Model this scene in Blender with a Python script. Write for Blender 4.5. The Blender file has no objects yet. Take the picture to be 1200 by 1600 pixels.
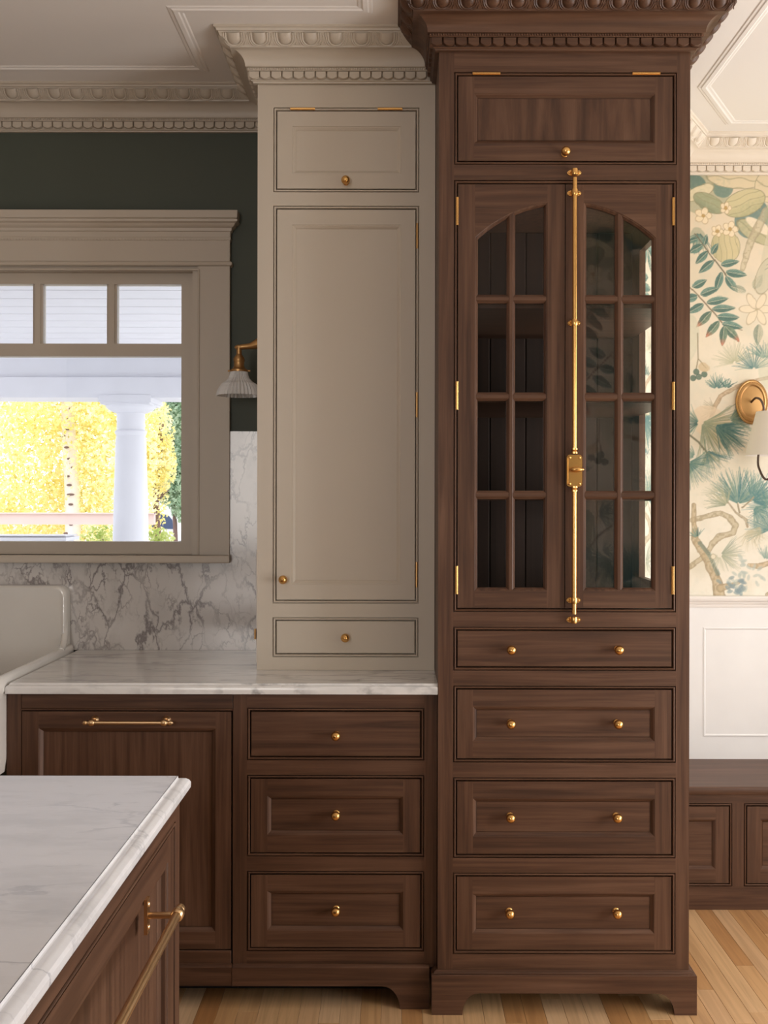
import bpy, math, random
import numpy as np
from mathutils import Vector, Matrix
random.seed(7)
R = random.Random(11)
C = bpy.context.scene.collection
scene = bpy.context.scene
# ------------------------------------------------------------------ camera
F = 1660.0; EYE = 1.435; VX, VY = 618.0, 777.0; ROLL = 0.0017
cd = bpy.data.cameras.new('camera'); cam = bpy.data.objects.new('camera', cd); C.objects.link(cam)
cd.sensor_fit = 'VERTICAL'; cd.sensor_height = 32.0; cd.lens = F/1600*32.0
cd.shift_x = -(VX-600)/1600.0; cd.shift_y = (VY-800)/1600.0
cd.clip_start = 0.05; cd.clip_end = 300
cam.location = (0, 0, EYE); cam.rotation_euler = (math.pi/2, -ROLL, 0)
scene.camera = cam
# ------------------------------------------------------------------ world, light, exposure
W = bpy.data.worlds.new('world'); scene.world = W; W.use_nodes = True
bg = W.node_tree.nodes['Background']; bg.inputs[0].default_value = (0.93, 0.96, 1.0, 1); bg.inputs[1].default_value = 2.3
scene.view_settings.view_transform = 'Standard'; scene.view_settings.look = 'None'
scene.view_settings.exposure = 0.0; scene.view_settings.gamma = 1.0
scene.view_settings.use_curve_mapping = False
def area(name, loc, rot, sx, sy, power, col):
    l = bpy.data.lights.new(name, 'AREA'); l.shape = 'RECTANGLE'; l.size = sx; l.size_y = sy
    l.energy = power; l.color = col
    o = bpy.data.objects.new(name, l); C.objects.link(o); o.location = loc; o.rotation_euler = rot
    return o
# daylight through the windows of the right wall (outside the frame), then a rear fill
area('window_daylight', (2.74, 1.62, 1.10), (0, math.radians(90), 0), 1.6, 1.1, 58, (1.0, 0.98, 0.97))
area('nook_daylight', (2.74, 3.15, 1.65), (0, math.radians(90), 0), 1.5, 1.3, 26, (1.0, 0.97, 0.94))
area('rear_fill', (-1.3, -2.95, 1.75), (math.radians(90), 0, 0), 1.1, 1.5, 40, (1.0, 0.93, 0.86))  # added frontal fill lamp, set at the unseen rear opening

# ------------------------------------------------------------------ helpers
def un(x, y): return x+ROLL*(y-VY), y-ROLL*(x-VX)
def gx(x, d, y=VY): return (x+ROLL*(y-VY)-VX)/F*d      # metres across at depth d of a measured point
def gz(y, d, x=VX): return EYE-((y-ROLL*(x-VX))-VY)/F*d
def tag(o, label=None, cat=None, group=None, kind=None):
    if label: o['label'] = label
    if cat: o['category'] = cat
    if group: o['group'] = group
    if kind: o['kind'] = kind
    return o
WL = {}
def wloc(o): return WL.get(o.name, Vector((0, 0, 0)))
def thing(name, loc, label, cat, group=None, kind=None):
    o = bpy.data.objects.new(name, None); C.objects.link(o); o.location = loc
    o.empty_display_size = .05
    WL[o.name] = Vector(loc)
    return tag(o, label, cat, group, kind)
class MB:
    def __init__(s): s.v = []; s.f = []; s.m = []
    def add(s, vs, fs, m=0):
        b = len(s.v); s.v += [tuple(v) for v in vs]
        for f in fs: s.f.append([i+b for i in f]); s.m.append(m)
        return s
    def box(s, x0, x1, y0, y1, z0, z1, m=0):
        if x0 > x1: x0, x1 = x1, x0
        if y0 > y1: y0, y1 = y1, y0
        if z0 > z1: z0, z1 = z1, z0
        vs = [(x0,y0,z0),(x1,y0,z0),(x1,y1,z0),(x0,y1,z0),(x0,y0,z1),(x1,y0,z1),(x1,y1,z1),(x0,y1,z1)]
        return s.add(vs, [(0,3,2,1),(4,5,6,7),(0,1,5,4),(1,2,6,5),(2,3,7,6),(3,0,4,7)], m)
    def cbox(s, x0, x1, y0, y1, z0, z1, c=.001, m=0):
        # box whose front (-y) edges are eased
        if x0 > x1: x0, x1 = x1, x0
        if z0 > z1: z0, z1 = z1, z0
        vs = [(x0+c,y0,z0+c),(x1-c,y0,z0+c),(x1-c,y0,z1-c),(x0+c,y0,z1-c),
              (x0,y0+c,z0),(x1,y0+c,z0),(x1,y0+c,z1),(x0,y0+c,z1),(x0,y1,z0),(x1,y1,z0),(x1,y1,z1),(x0,y1,z1)]
        fs = [(0,1,2,3)]
        for i in range(4):
            j = (i+1) % 4
            fs += [(4+i,4+j,j,i),(8+i,8+j,4+j,4+i)]
        fs.append((11,10,9,8))
        return s.add(vs, fs, m)
    def ring(s, x0, x1, z0, z1, y, prof, m=(0,0)):
        # rectangular mitred ring; prof = [(inset, depth), ...]; m = (vertical sides, horizontal sides)
        b = len(s.v)
        for (i, d) in prof:
            s.v += [(x0+i,y+d,z0+i),(x1-i,y+d,z0+i),(x1-i,y+d,z1-i),(x0+i,y+d,z1-i)]
        for k in range(len(prof)-1):
            for q in range(4):
                r = (q+1) % 4
                s.f.append([b+4*k+q, b+4*k+r, b+4*k+4+r, b+4*k+4+q]); s.m.append(m[1] if q in (0,2) else m[0])
        return s
    def rect(s, x0, x1, z0, z1, y, m=0):
        return s.add([(x0,y,z0),(x1,y,z0),(x1,y,z1),(x0,y,z1)], [(0,1,2,3)], m)
    def prism(s, poly, y0, y1, m=0):          # poly of (x,z) anticlockwise seen from -y
        n = len(poly)
        vs = [(x,y0,z) for x,z in poly]+[(x,y1,z) for x,z in poly]
        fs = [tuple(range(n)), tuple(range(2*n-1,n-1,-1))]
        fs += [(n+i, n+(i+1)%n, (i+1)%n, i) for i in range(n)]
        return s.add(vs, fs, m)
    def prismx(s, poly, x0, x1, m=0):         # poly of (y,z)
        n = len(poly)
        vs = [(x0,y,z) for y,z in poly]+[(x1,y,z) for y,z in poly]
        fs = [tuple(range(n-1,-1,-1)), tuple(range(n,2*n))]
        fs += [(i, (i+1)%n, n+(i+1)%n, n+i) for i in range(n)]
        return s.add(vs, fs, m)
    def lathe(s, prof, mat, seg=20, m=0, rib=None):   # prof [(r, h)] about local z; mat maps to world
        b = len(s.v)
        for (r, h) in prof:
            for k in range(seg):
                a = 2*math.pi*k/seg; rr = r*(1+(rib if (rib and k % 2) else 0))
                s.v.append(tuple(mat @ Vector((rr*math.cos(a), rr*math.sin(a), h))))
        for i in range(len(prof)-1):
            for k in range(seg):
                l = (k+1) % seg
                s.f.append([b+i*seg+k, b+i*seg+l, b+(i+1)*seg+l, b+(i+1)*seg+k]); s.m.append(m)
        if prof[0][0] > 1e-6: s.f.append([b+k for k in range(seg-1,-1,-1)]); s.m.append(m)
        if prof[-1][0] > 1e-6: s.f.append([b+(len(prof)-1)*seg+k for k in range(seg)]); s.m.append(m)
        return s
    def tube(s, pts, rad, seg=10, m=0):
        pts = [Vector(p) for p in pts]; n = len(pts)
        rs = rad if isinstance(rad, (list, tuple)) else [rad]*n
        b = len(s.v); up = Vector((0.13, 0.27, 0.95)).normalized(); prev = None
        for i, p in enumerate(pts):
            t = (pts[min(i+1,n-1)]-pts[max(i-1,0)]).normalized()
            if prev is None:
                a = t.cross(up)
                if a.length < .1: a = t.cross(Vector((1,0,0)))
                a.normalize()
            else:
                a = (prev - t*prev.dot(t)).normalized()
            prev = a; c = t.cross(a)
            for k in range(seg):
                q = 2*math.pi*k/seg
                s.v.append(tuple(p+(a*math.cos(q)+c*math.sin(q))*rs[i]))
        for i in range(n-1):
            for k in range(seg):
                l = (k+1) % seg
                s.f.append([b+i*seg+k, b+i*seg+l, b+(i+1)*seg+l, b+(i+1)*seg+k]); s.m.append(m)
        s.f.append([b+k for k in range(seg-1,-1,-1)]); s.m.append(m)
        s.f.append([b+(n-1)*seg+k for k in range(seg)]); s.m.append(m)
        return s
    def ball(s, c, r, seg=12, rings=8, m=0, sc=(1,1,1)):
        prof = [(max(1e-7, r*math.sin(math.pi*i/rings)), -r*math.cos(math.pi*i/rings)) for i in range(rings+1)]
        M = Matrix.Translation(Vector(c)) @ Matrix.Diagonal((sc[0],sc[1],sc[2],1))
        return s.lathe(prof, M, seg, m)
    def sweep(s, path, prof, z, m=0, cap=True, ends=None):
        # path [(x,y)], room on the right-hand side; prof [(out, dz)]
        n = len(path); b = len(s.v); k = len(prof)
        for i in range(n):
            mv = miter(path, i, ends)
            for (o, dz) in prof: s.v.append((path[i][0]+mv[0]*o, path[i][1]+mv[1]*o, z+dz))
        for i in range(n-1):
            for j in range(k-1):
                s.f.append([b+i*k+j, b+i*k+j+1, b+(i+1)*k+j+1, b+(i+1)*k+j]); s.m.append(m)
        if cap:
            s.f.append([b+j for j in range(k)]); s.m.append(m)
            s.f.append([b+(n-1)*k+j for j in range(k-1,-1,-1)]); s.m.append(m)
        return s
    def build(s, name, mats, parent=None, smooth=False, angle=None, recalc=True):
        if not isinstance(mats, (list, tuple)): mats = [mats]
        a = np.array(s.v, dtype=float)
        c = (a.min(0)+a.max(0))/2
        me = bpy.data.meshes.new(name)
        me.from_pydata([tuple(q) for q in (a-c)], [], s.f)
        for mm in mats: me.materials.append(mm)
        me.polygons.foreach_set('material_index', s.m)
        if recalc:
            import bmesh
            bm = bmesh.new(); bm.from_mesh(me); bmesh.ops.recalc_face_normals(bm, faces=bm.faces); bm.to_mesh(me); bm.free()
        if smooth:
            me.polygons.foreach_set('use_smooth', [True]*len(me.polygons))
            try: me.set_sharp_from_angle(angle=math.radians(angle or 40))
            except Exception: pass
        me.update()
        o = bpy.data.objects.new(name, me); C.objects.link(o)
        o.location = Vector(c)-(wloc(parent) if parent else Vector((0,0,0)))
        WL[o.name] = Vector(c)
        if parent: o.parent = parent
        return o
def miter(path, i, ends=None):
    def nrm(a, b):
        dx, dy = b[0]-a[0], b[1]-a[1]; L = math.hypot(dx, dy); return (dy/L, -dx/L)
    if i == 0:
        return ends[0] if ends and ends[0] else nrm(path[0], path[1])
    if i == len(path)-1:
        return ends[1] if ends and ends[1] else nrm(path[-2], path[-1])
    n1 = nrm(path[i-1], path[i]); n2 = nrm(path[i], path[i+1]); d = 1+n1[0]*n2[0]+n1[1]*n2[1]
    return ((n1[0]+n2[0])/d, (n1[1]+n2[1])/d)
def place(mesh, name, mat4, parent):
    o = bpy.data.objects.new(name, mesh); C.objects.link(o)
    o.parent = parent
    o.matrix_local = Matrix.Translation(-wloc(parent)) @ mat4
    return o
def mesh_only(mb, name, mats, smooth=True):
    o = mb.build(name, mats, None, smooth); me = o.data
    c = Vector(o.location)
    me.transform(Matrix.Translation(c))
    bpy.data.objects.remove(o); return me

# ------------------------------------------------------------------ materials
def newmat(name):
    m = bpy.data.materials.new(name); m.use_nodes = True
    nt = m.node_tree; return m, nt, nt.nodes['Principled BSDF']
def N(nt, t, **kw):
    n = nt.nodes.new(t)
    for k, v in kw.items(): setattr(n, k, v)
    return n
def ramp(nt, stops):
    r = N(nt, 'ShaderNodeValToRGB'); e = r.color_ramp.elements
    while len(e) > 1: e.remove(e[-1])
    e[0].position = stops[0][0]; e[0].color = (*stops[0][1], 1)
    for p, c in stops[1:]:
        q = e.new(p); q.color = (*c, 1)
    return r
def srgb(r, g, b):
    f = lambda c: (c/255/12.92) if c <= 10 else ((c/255+.055)/1.055)**2.4
    return (f(r), f(g), f(b))
def plain(name, col, rough=.5, metal=0, bump=0, bscale=200, coat=0, spec=None):
    m, nt, p = newmat(name)
    p.inputs['Base Color'].default_value = (*col, 1); p.inputs['Roughness'].default_value = rough
    p.inputs['Metallic'].default_value = metal; p.inputs['Coat Weight'].default_value = coat
    if spec is not None: p.inputs['Specular IOR Level'].default_value = spec
    tc = N(nt, 'ShaderNodeTexCoord'); no = N(nt, 'ShaderNodeTexNoise'); no.inputs['Scale'].default_value = bscale if bump else 6
    no.inputs['Detail'].default_value = 3
    nt.links.new(tc.outputs['Object'], no.inputs['Vector'])
    if bump:
        b = N(nt, 'ShaderNodeBump'); b.inputs['Strength'].default_value = bump; b.inputs['Distance'].default_value = .001
        nt.links.new(no.outputs['Fac'], b.inputs['Height']); nt.links.new(b.outputs['Normal'], p.inputs['Normal'])
    else:
        r = ramp(nt, [(0, tuple(c*.94 for c in col)), (1, tuple(min(1, c*1.06) for c in col))])
        nt.links.new(no.outputs['Fac'], r.inputs[0]); nt.links.new(r.outputs[0], p.inputs['Base Color'])
    return m
def wood(name, scale, dark, mid, light, rough=.43, fig=1.0):
    m, nt, p = newmat(name)
    tc = N(nt, 'ShaderNodeTexCoord'); oi = N(nt, 'ShaderNodeObjectInfo')
    mul = N(nt, 'ShaderNodeVectorMath', operation='SCALE'); mul.inputs[0].default_value = (3.7, 5.1, 7.3)
    nt.links.new(oi.outputs['Random'], mul.inputs['Scale'])
    addv = N(nt, 'ShaderNodeVectorMath', operation='ADD')
    nt.links.new(tc.outputs['Object'], addv.inputs[0]); nt.links.new(mul.outputs[0], addv.inputs[1])
    mp = N(nt, 'ShaderNodeMapping'); mp.inputs['Scale'].default_value = scale
    nt.links.new(addv.outputs[0], mp.inputs['Vector'])
    n1 = N(nt, 'ShaderNodeTexNoise'); n1.inputs['Scale'].default_value = 1.0; n1.inputs['Detail'].default_value = 4
    n1.inputs['Distortion'].default_value = .8; n1.inputs['Roughness'].default_value = .55
    nt.links.new(mp.outputs[0], n1.inputs['Vector'])
    # figure: contour lines of a stretched noise give cathedral arches
    w = N(nt, 'ShaderNodeMath', operation='MULTIPLY'); w.inputs[1].default_value = 26
    n2 = N(nt, 'ShaderNodeTexNoise'); n2.inputs['Scale'].default_value = .35; n2.inputs['Detail'].default_value = 1
    nt.links.new(mp.outputs[0], n2.inputs['Vector']); nt.links.new(n2.outputs['Fac'], w.inputs[0])
    sn = N(nt, 'ShaderNodeMath', operation='SINE'); nt.links.new(w.outputs[0], sn.inputs[0])
    n3 = N(nt, 'ShaderNodeTexNoise'); n3.inputs['Scale'].default_value = 7; n3.inputs['Detail'].default_value = 5; n3.inputs['Roughness'].default_value = .7
    nt.links.new(mp.outputs[0], n3.inputs['Vector'])
    a = N(nt, 'ShaderNodeMath', operation='MULTIPLY_ADD'); a.inputs[1].default_value = .06*fig
    nt.links.new(sn.outputs[0], a.inputs[0]); nt.links.new(n1.outputs['Fac'], a.inputs[2])
    a2 = N(nt, 'ShaderNodeMath', operation='MULTIPLY_ADD'); a2.inputs[1].default_value = .30
    nt.links.new(n3.outputs['Fac'], a2.inputs[0]); nt.links.new(a.outputs[0], a2.inputs[2])
    rnd = N(nt, 'ShaderNodeMath', operation='MULTIPLY_ADD'); rnd.inputs[1].default_value = .10; 
    nt.links.new(oi.outputs['Random'], rnd.inputs[0]); nt.links.new(a2.outputs[0], rnd.inputs[2])
    r = ramp(nt, [(.42, dark), (.70, mid), (1.0, light)])
    bl = N(nt, 'ShaderNodeTexNoise'); bl.inputs['Scale'].default_value = 5; bl.inputs['Detail'].default_value = 1
    nt.links.new(addv.outputs[0], bl.inputs['Vector'])
    bm_ = N(nt, 'ShaderNodeMath', operation='MULTIPLY_ADD'); bm_.inputs[1].default_value = .22
    nt.links.new(bl.outputs['Fac'], bm_.inputs[0]); nt.links.new(rnd.outputs[0], bm_.inputs[2])
    sb_ = N(nt, 'ShaderNodeMath', operation='SUBTRACT'); sb_.inputs[1].default_value = .11; nt.links.new(bm_.outputs[0], sb_.inputs[0])
    nt.links.new(sb_.outputs[0], r.inputs[0]); nt.links.new(r.outputs[0], p.inputs['Base Color'])
    p.inputs['Roughness'].default_value = rough; p.inputs['Specular IOR Level'].default_value = .32
    b = N(nt, 'ShaderNodeBump'); b.inputs['Strength'].default_value = .12; b.inputs['Distance'].default_value = .0006
    nt.links.new(n3.outputs['Fac'], b.inputs['Height']); nt.links.new(b.outputs['Normal'], p.inputs['Normal'])
    return m
wd, wm, wl = (.051,.0235,.0130), (.092,.0435,.0242), (.142,.073,.043)
WV = wood('walnut_upright', (60,60,2.0), wd, wm, wl)
WH = wood('walnut_across', (2.0,60,60), wd, wm, wl)
WY = wood('walnut_deep', (60,2.0,60), wd, wm, wl)
WHC = wood('walnut_cornice', (1.5,38,38), wd, wm, wl, .40)
WF = wood('walnut_flap_panel', (30,30,3), wd, wm, wl, .40, 1.8)
INT = wood('walnut_interior_shaded', (38,38,1.5), (.016,.008,.005), (.026,.013,.008), (.04,.02,.013), .55)  # walnut darkened in its colour for the shade inside the larder
GR = plain('greige_paint', srgb(199,187,171), .42, bump=.03, bscale=300)
GRT = plain('greige_trim_paint', srgb(189,177,162), .42, bump=.03, bscale=300)
GRN = plain('dark_green_wall_paint', srgb(68,74,63), .6, bump=.04, bscale=400)
CEI = plain('ceiling_paint', srgb(238,232,226), .7, bump=.02, bscale=300)
WHT = plain('white_trim_paint', srgb(232,226,220), .45)
CRM = plain('cream_crown_paint', srgb(228,216,200), .5)
PNL = plain('wainscot_paint', srgb(232,230,228), .42)
EXT = plain('porch_white_paint', srgb(222,222,228), .6)
PORC = plain('porcelain', srgb(226,222,216), .08, coat=.6)
SHADE = plain('linen_shade', srgb(240,232,222), .9)
DRK = plain('void_shade', (.012,.008,.006), .9)  # near-black colour stands in for shade under the plinths; subfloor shares it
def metal(name, col, rough):
    m, nt, p = newmat(name); p.inputs['Metallic'].default_value = 1; p.inputs['Roughness'].default_value = rough
    tc = N(nt, 'ShaderNodeTexCoord'); no = N(nt, 'ShaderNodeTexNoise'); no.inputs['Scale'].default_value = 60
    nt.links.new(tc.outputs['Object'], no.inputs['Vector'])
    r = ramp(nt, [(.3, tuple(c*.97 for c in col)), (.7, col)])
    nt.links.new(no.outputs['Fac'], r.inputs[0]); nt.links.new(r.outputs[0], p.inputs['Base Color']); return m
BR = metal('polished_brass', (.78,.45,.155), .26)
BRS = metal('satin_brass', (.84,.58,.32), .30)
BRA = metal('aged_brass', (.50,.29,.12), .38)
BRZ = metal('dark_bronze', (.16,.12,.10), .4)
def glassmat(name, tint=(1,1,1)):
    m, nt, p = newmat(name); nt.nodes.remove(p)
    tr = N(nt, 'ShaderNodeBsdfTransparent'); tr.inputs[0].default_value = (*tint, 1)
    gl = N(nt, 'ShaderNodeBsdfGlossy'); gl.inputs['Roughness'].default_value = .0
    fr = N(nt, 'ShaderNodeFresnel'); fr.inputs['IOR'].default_value = 1.5
    mx = N(nt, 'ShaderNodeMixShader'); nt.links.new(fr.outputs[0], mx.inputs[0])
    nt.links.new(tr.outputs[0], mx.inputs[1]); nt.links.new(gl.outputs[0], mx.inputs[2])
    nt.links.new(mx.outputs[0], nt.nodes['Material Output'].inputs['Surface']); return m
GLASS = glassmat('clear_glass')
m, nt, p = newmat('ribbed_glass'); RIBG = m
p.inputs['Transmission Weight'].default_value = .42; p.inputs['Roughness'].default_value = .05; p.inputs['Coat Weight'].default_value = .8
p.inputs['Base Color'].default_value = (1,1,1,1); p.inputs['IOR'].default_value = 1.45
def marble(name, scale, veinw, rot, base, vein, streak=False, cov=.5):
    m, nt, p = newmat(name)
    tc = N(nt, 'ShaderNodeTexCoord'); mp = N(nt, 'ShaderNodeMapping'); mp.inputs['Scale'].default_value = scale
    mp.inputs['Rotation'].default_value = rot
    nt.links.new(tc.outputs['Object'], mp.inputs['Vector'])
    nz = N(nt, 'ShaderNodeTexNoise'); nz.inputs['Scale'].default_value = 1.6; nz.inputs['Detail'].default_value = 5
    nz.inputs['Roughness'].default_value = .6
    nt.links.new(mp.outputs[0], nz.inputs['Vector'])
    mixv = N(nt, 'ShaderNodeVectorMath', operation='MULTIPLY_ADD'); mixv.inputs[1].default_value = (1.1,1.1,1.1)
    nt.links.new(nz.outputs['Color'], mixv.inputs[0]); nt.links.new(mp.outputs[0], mixv.inputs[2])
    def veins(sc, w, lo, hi, seedoff):
        vo = N(nt, 'ShaderNodeTexVoronoi', feature='DISTANCE_TO_EDGE'); vo.inputs['Scale'].default_value = sc
        nt.links.new(mixv.outputs[0], vo.inputs['Vector'])
        mr = N(nt, 'ShaderNodeMapRange', interpolation_type='SMOOTHSTEP'); mr.inputs['From Min'].default_value = 0
        mr.inputs['From Max'].default_value = w; mr.inputs['To Min'].default_value = 1; mr.inputs['To Max'].default_value = 0
        nt.links.new(vo.outputs['Distance'], mr.inputs['Value'])
        mk = N(nt, 'ShaderNodeTexNoise'); mk.inputs['Scale'].default_value = sc*.7; mk.inputs['Detail'].default_value = 3
        ad = N(nt, 'ShaderNodeVectorMath', operation='ADD'); ad.inputs[1].default_value = (seedoff, seedoff, seedoff)
        nt.links.new(mp.outputs[0], ad.inputs[0]); nt.links.new(ad.outputs[0], mk.inputs['Vector'])
        mm = N(nt, 'ShaderNodeMapRange'); mm.inputs['From Min'].default_value = lo; mm.inputs['From Max'].default_value = hi
        nt.links.new(mk.outputs['Fac'], mm.inputs['Value'])
        ml = N(nt, 'ShaderNodeMath', operation='MULTIPLY'); nt.links.new(mr.outputs[0], ml.inputs[0]); nt.links.new(mm.outputs[0], ml.inputs[1])
        return ml
    v1 = veins(1.0, veinw, cov-.15, cov+.12, 3.1); v2 = veins(2.3, veinw*1.2, cov-.02, cov+.2, 9.7)
    mx = N(nt, 'ShaderNodeMath', operation='MAXIMUM'); nt.links.new(v1.outputs[0], mx.inputs[0]); nt.links.new(v2.outputs[0], mx.inputs[1])
    cl = N(nt, 'ShaderNodeTexNoise'); cl.inputs['Scale'].default_value = 1.1; cl.inputs['Detail'].default_value = 6
    nt.links.new(mixv.outputs[0], cl.inputs['Vector'])
    r = ramp(nt, [(.25, tuple(c*.80 for c in base)), (.5, base), (.8, tuple(min(1,c*1.05) for c in base))])
    nt.links.new(cl.outputs['Fac'], r.inputs[0])
    mc = N(nt, 'ShaderNodeMixRGB'); mc.inputs[2].default_value = (*vein, 1)
    fm = N(nt, 'ShaderNodeMath', operation='MULTIPLY'); fm.inputs[1].default_value = .8
    nt.links.new(mx.outputs[0], fm.inputs[0])
    nt.links.new(fm.outputs[0], mc.inputs[0]); nt.links.new(r.outputs[0], mc.inputs[1])
    nt.links.new(mc.outputs[0], p.inputs['Base Color']); p.inputs['Roughness'].default_value = .14 if not streak else .2
    return m
MBS = marble('veined_marble_wall', (9.5,9.5,5.4), .070, (0,math.radians(-32),0), (.62,.59,.57), (.17,.145,.15), cov=.44)
MCT = marble('veined_marble_counter', (2.2,9,3), .09, (0,0,.12), (.76,.74,.72), (.30,.29,.29), cov=.53)
MIS = marble('pale_marble_island', (3.0,9,9), .05, (0,0,-.25), (.78,.77,.78), (.38,.38,.41), True, cov=.62)

# ------------------------------------------------------------------ main planes (metres)
YW, YG, YP, YB = 3.612, 3.198, 2.962, 2.992       # kitchen wall, grey cabinet face, larder face, base cabinet face
YN = 4.092                                        # nook wall
ZC = EYE+1.373; ZK = .914
XGL = gx(402, YG, 600); XPL = .1194; XPR = .820
A0, A1 = (XPR, YW-.01), (1.1026, YN)              # angled wall foot points
# ------------------------------------------------------------------ shell
def struct(mb, name, mats, parent=None, **k):
    o = mb.build(name, mats, parent, **k)
    if parent is None: o['kind'] = 'structure'
    return o
# window opening
wx0, wx1 = -2.62, gx(309, YW, 640); wz0, wz1 = gz(872, YW, 300), gz(414, YW, 300)
b = MB()
b.box(-3.2, wx0, YW+.014, YW+.2, 0, ZC+.1); b.box(wx1, 0.822, YW+.014, YW+.2, 0, ZC+.1)
b.box(wx0, wx1, YW+.014, YW+.2, 0, wz0); b.box(wx0, wx1, YW+.014, YW+.2, wz1, ZC+.1)
struct(b, 'wall_back', GRN)
# nook walls carry printed paper, see below
floor = thing('floor', (0, 0, 0), 'honey oak strip floor of boards in mixed light and reddish tones', 'floor', kind='structure')
b = MB(); b.box(-3.2, 3.7, -3.2, 4.3, -.06, -.013); sub = b.build('subfloor', DRK, floor)
def oak():
    m, nt, p = newmat('oak_board')
    tc = N(nt, 'ShaderNodeTexCoord'); oi = N(nt, 'ShaderNodeObjectInfo')
    mul = N(nt, 'ShaderNodeVectorMath', operation='SCALE'); mul.inputs[0].default_value = (13.7, 15.1, 7.3)
    nt.links.new(oi.outputs['Random'], mul.inputs['Scale'])
    ad = N(nt, 'ShaderNodeVectorMath', operation='ADD'); nt.links.new(tc.outputs['Object'], ad.inputs[0]); nt.links.new(mul.outputs[0], ad.inputs[1])
    mp = N(nt, 'ShaderNodeMapping'); mp.inputs['Scale'].default_value = (60, 2.2, 60); nt.links.new(ad.outputs[0], mp.inputs['Vector'])
    n = N(nt, 'ShaderNodeTexNoise'); n.inputs['Scale'].default_value = 1; n.inputs['Detail'].default_value = 5; n.inputs['Distortion'].default_value = 1
    nt.links.new(mp.outputs[0], n.inputs['Vector'])
    r1 = ramp(nt, [(0, (.42,.20,.075)), (.25, (.55,.30,.125)), (.5, (.65,.41,.21)), (.75, (.56,.32,.145)), (1, (.70,.48,.29))])
    nt.links.new(oi.outputs['Random'], r1.inputs[0])
    r2 = ramp(nt, [(.3, (.72,.68,.64)), (.6, (1,1,1))]); nt.links.new(n.outputs['Fac'], r2.inputs[0])
    mx = N(nt, 'ShaderNodeMixRGB', blend_type='MULTIPLY'); mx.inputs[0].default_value = .8
    nt.links.new(r1.outputs[0], mx.inputs[1]); nt.links.new(r2.outputs[0], mx.inputs[2]); nt.links.new(mx.outputs[0], p.inputs['Base Color'])
    p.inputs['Roughness'].default_value = .32
    return m
OAK = oak()
cache = {}
def plank(w, L):
    L = round(L, 2); k = (w, L)
    if k not in cache:
        b = MB(); c = .0012
        vs = []
        for z, ins in ((-.013,0), (-c*.5,0), (0,c*.5)):
            vs += [(-w/2+ins,-L/2+ins,z),(w/2-ins,-L/2+ins,z),(w/2-ins,L/2-ins,z),(-w/2+ins,L/2-ins,z)]
        fs = [(8,9,10,11)]
        for q in range(2):
            for i in range(4): fs.append((4*q+i, 4*q+(i+1)%4, 4*q+4+(i+1)%4, 4*q+4+i))
        b.add(vs, fs); cache[k] = mesh_only(b, 'plank', OAK, False)
    return cache[k]
pw = .057; npl = 0
x = -.95
rest = MB()
while x < 2.44:
    y = 1.5 - R.choice([0,.3,.6,.9])*.6
    while y < 4.05:
        L = R.choice([.5,.7,.9,1.1,1.4]); L = min(L, 4.09-y)
        if L < .05: break
        place(plank(pw-.0006, L-.001), 'plank', Matrix.Translation((x+pw/2, y+round(L,2)/2, 0)), floor); npl += 1
        y += round(L,2)
    x += pw
# boards past the camera's view, one joined part
xs = -3.2
while xs < 3.6:
    if xs < -.98 or xs > 2.40:
        rest.box(xs, xs+.056, -3.0, 4.2, -.013, -.0005)
    else:
        rest.box(xs, xs+.056, -3.0, .9, -.013, -.0005)
    xs += .057
tag(rest.build('floorboards_beyond', OAK, floor), kind='stuff')
# ceiling
ceil = thing('ceiling', (0, 0, ZC), 'white plaster ceiling with a raised flat moulding following the cornice', 'ceiling', kind='structure')
b = MB(); b.box(-3.2, 3.8, -3.2, 4.4, ZC, ZC+.12); b.build('ceiling_board', CEI, ceil)
full = [(-3.2, YW), (XGL, YW), (XGL, YG), (XPL, YG), (XPL, YP), (XPR, YP), (XPR, A0[1]), A1, (2.499, YN)]
b = MB()
b.sweep(full, [(.185,0),(.189,-.0025),(.196,-.003),(.200,-.0055),(.212,-.006),(.217,-.003),(.225,-.002),(.229,0)], ZC, cap=False)
b.build('ceiling_moulding', CEI, ceil)
# walls out of the frame: left, rear, right with two windows
b = MB(); b.box(-3.3, -3.2, -3.2, 3.9, 0, ZC); struct(b, 'wall_left', GRT)
b = MB()
WINS = ((1.03,2.2,.25,2.0), (2.45,3.85,.85,2.45))
b.box(2.5, 2.7, -3.2, 1.03, 0, ZC); b.box(2.5, 2.7, 2.2, 2.45, 0, ZC); b.box(2.5, 2.7, 3.85, YN+.003, 0, ZC)
for y0, y1, z0, z1 in WINS:
    b.box(2.5, 2.7, y0, y1, 0, z0); b.box(2.5, 2.7, y0, y1, z1, ZC)
struct(b, 'wall_right', WHT)
for k, (y0, y1, z0, z1) in enumerate(WINS):
    b = MB()
    for t in range(3):
        ym = y0+(y1-y0)*t/2; b.box(2.58, 2.62, ym-.035, ym+.035, z0, z1)
    b.box(2.58, 2.62, y0, y1, z0, z0+.06); b.box(2.58, 2.62, y0, y1, z1-.06, z1); b.box(2.58, 2.62, y0, y1, z1-.5, z1-.46)
    struct(b, 'window_%d' % (k+2), WHT)
b = MB()
b.box(-3.2, -1.9, -3.2, -3.0, 0, ZC); b.box(-.7, 2.5, -3.2, -3.0, 0, ZC)
b.box(-1.9, -.7, -3.2, -3.0, 0, .9); b.box(-1.9, -.7, -3.2, -3.0, 2.5, ZC)
struct(b, 'wall_rear', GRN)

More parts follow.
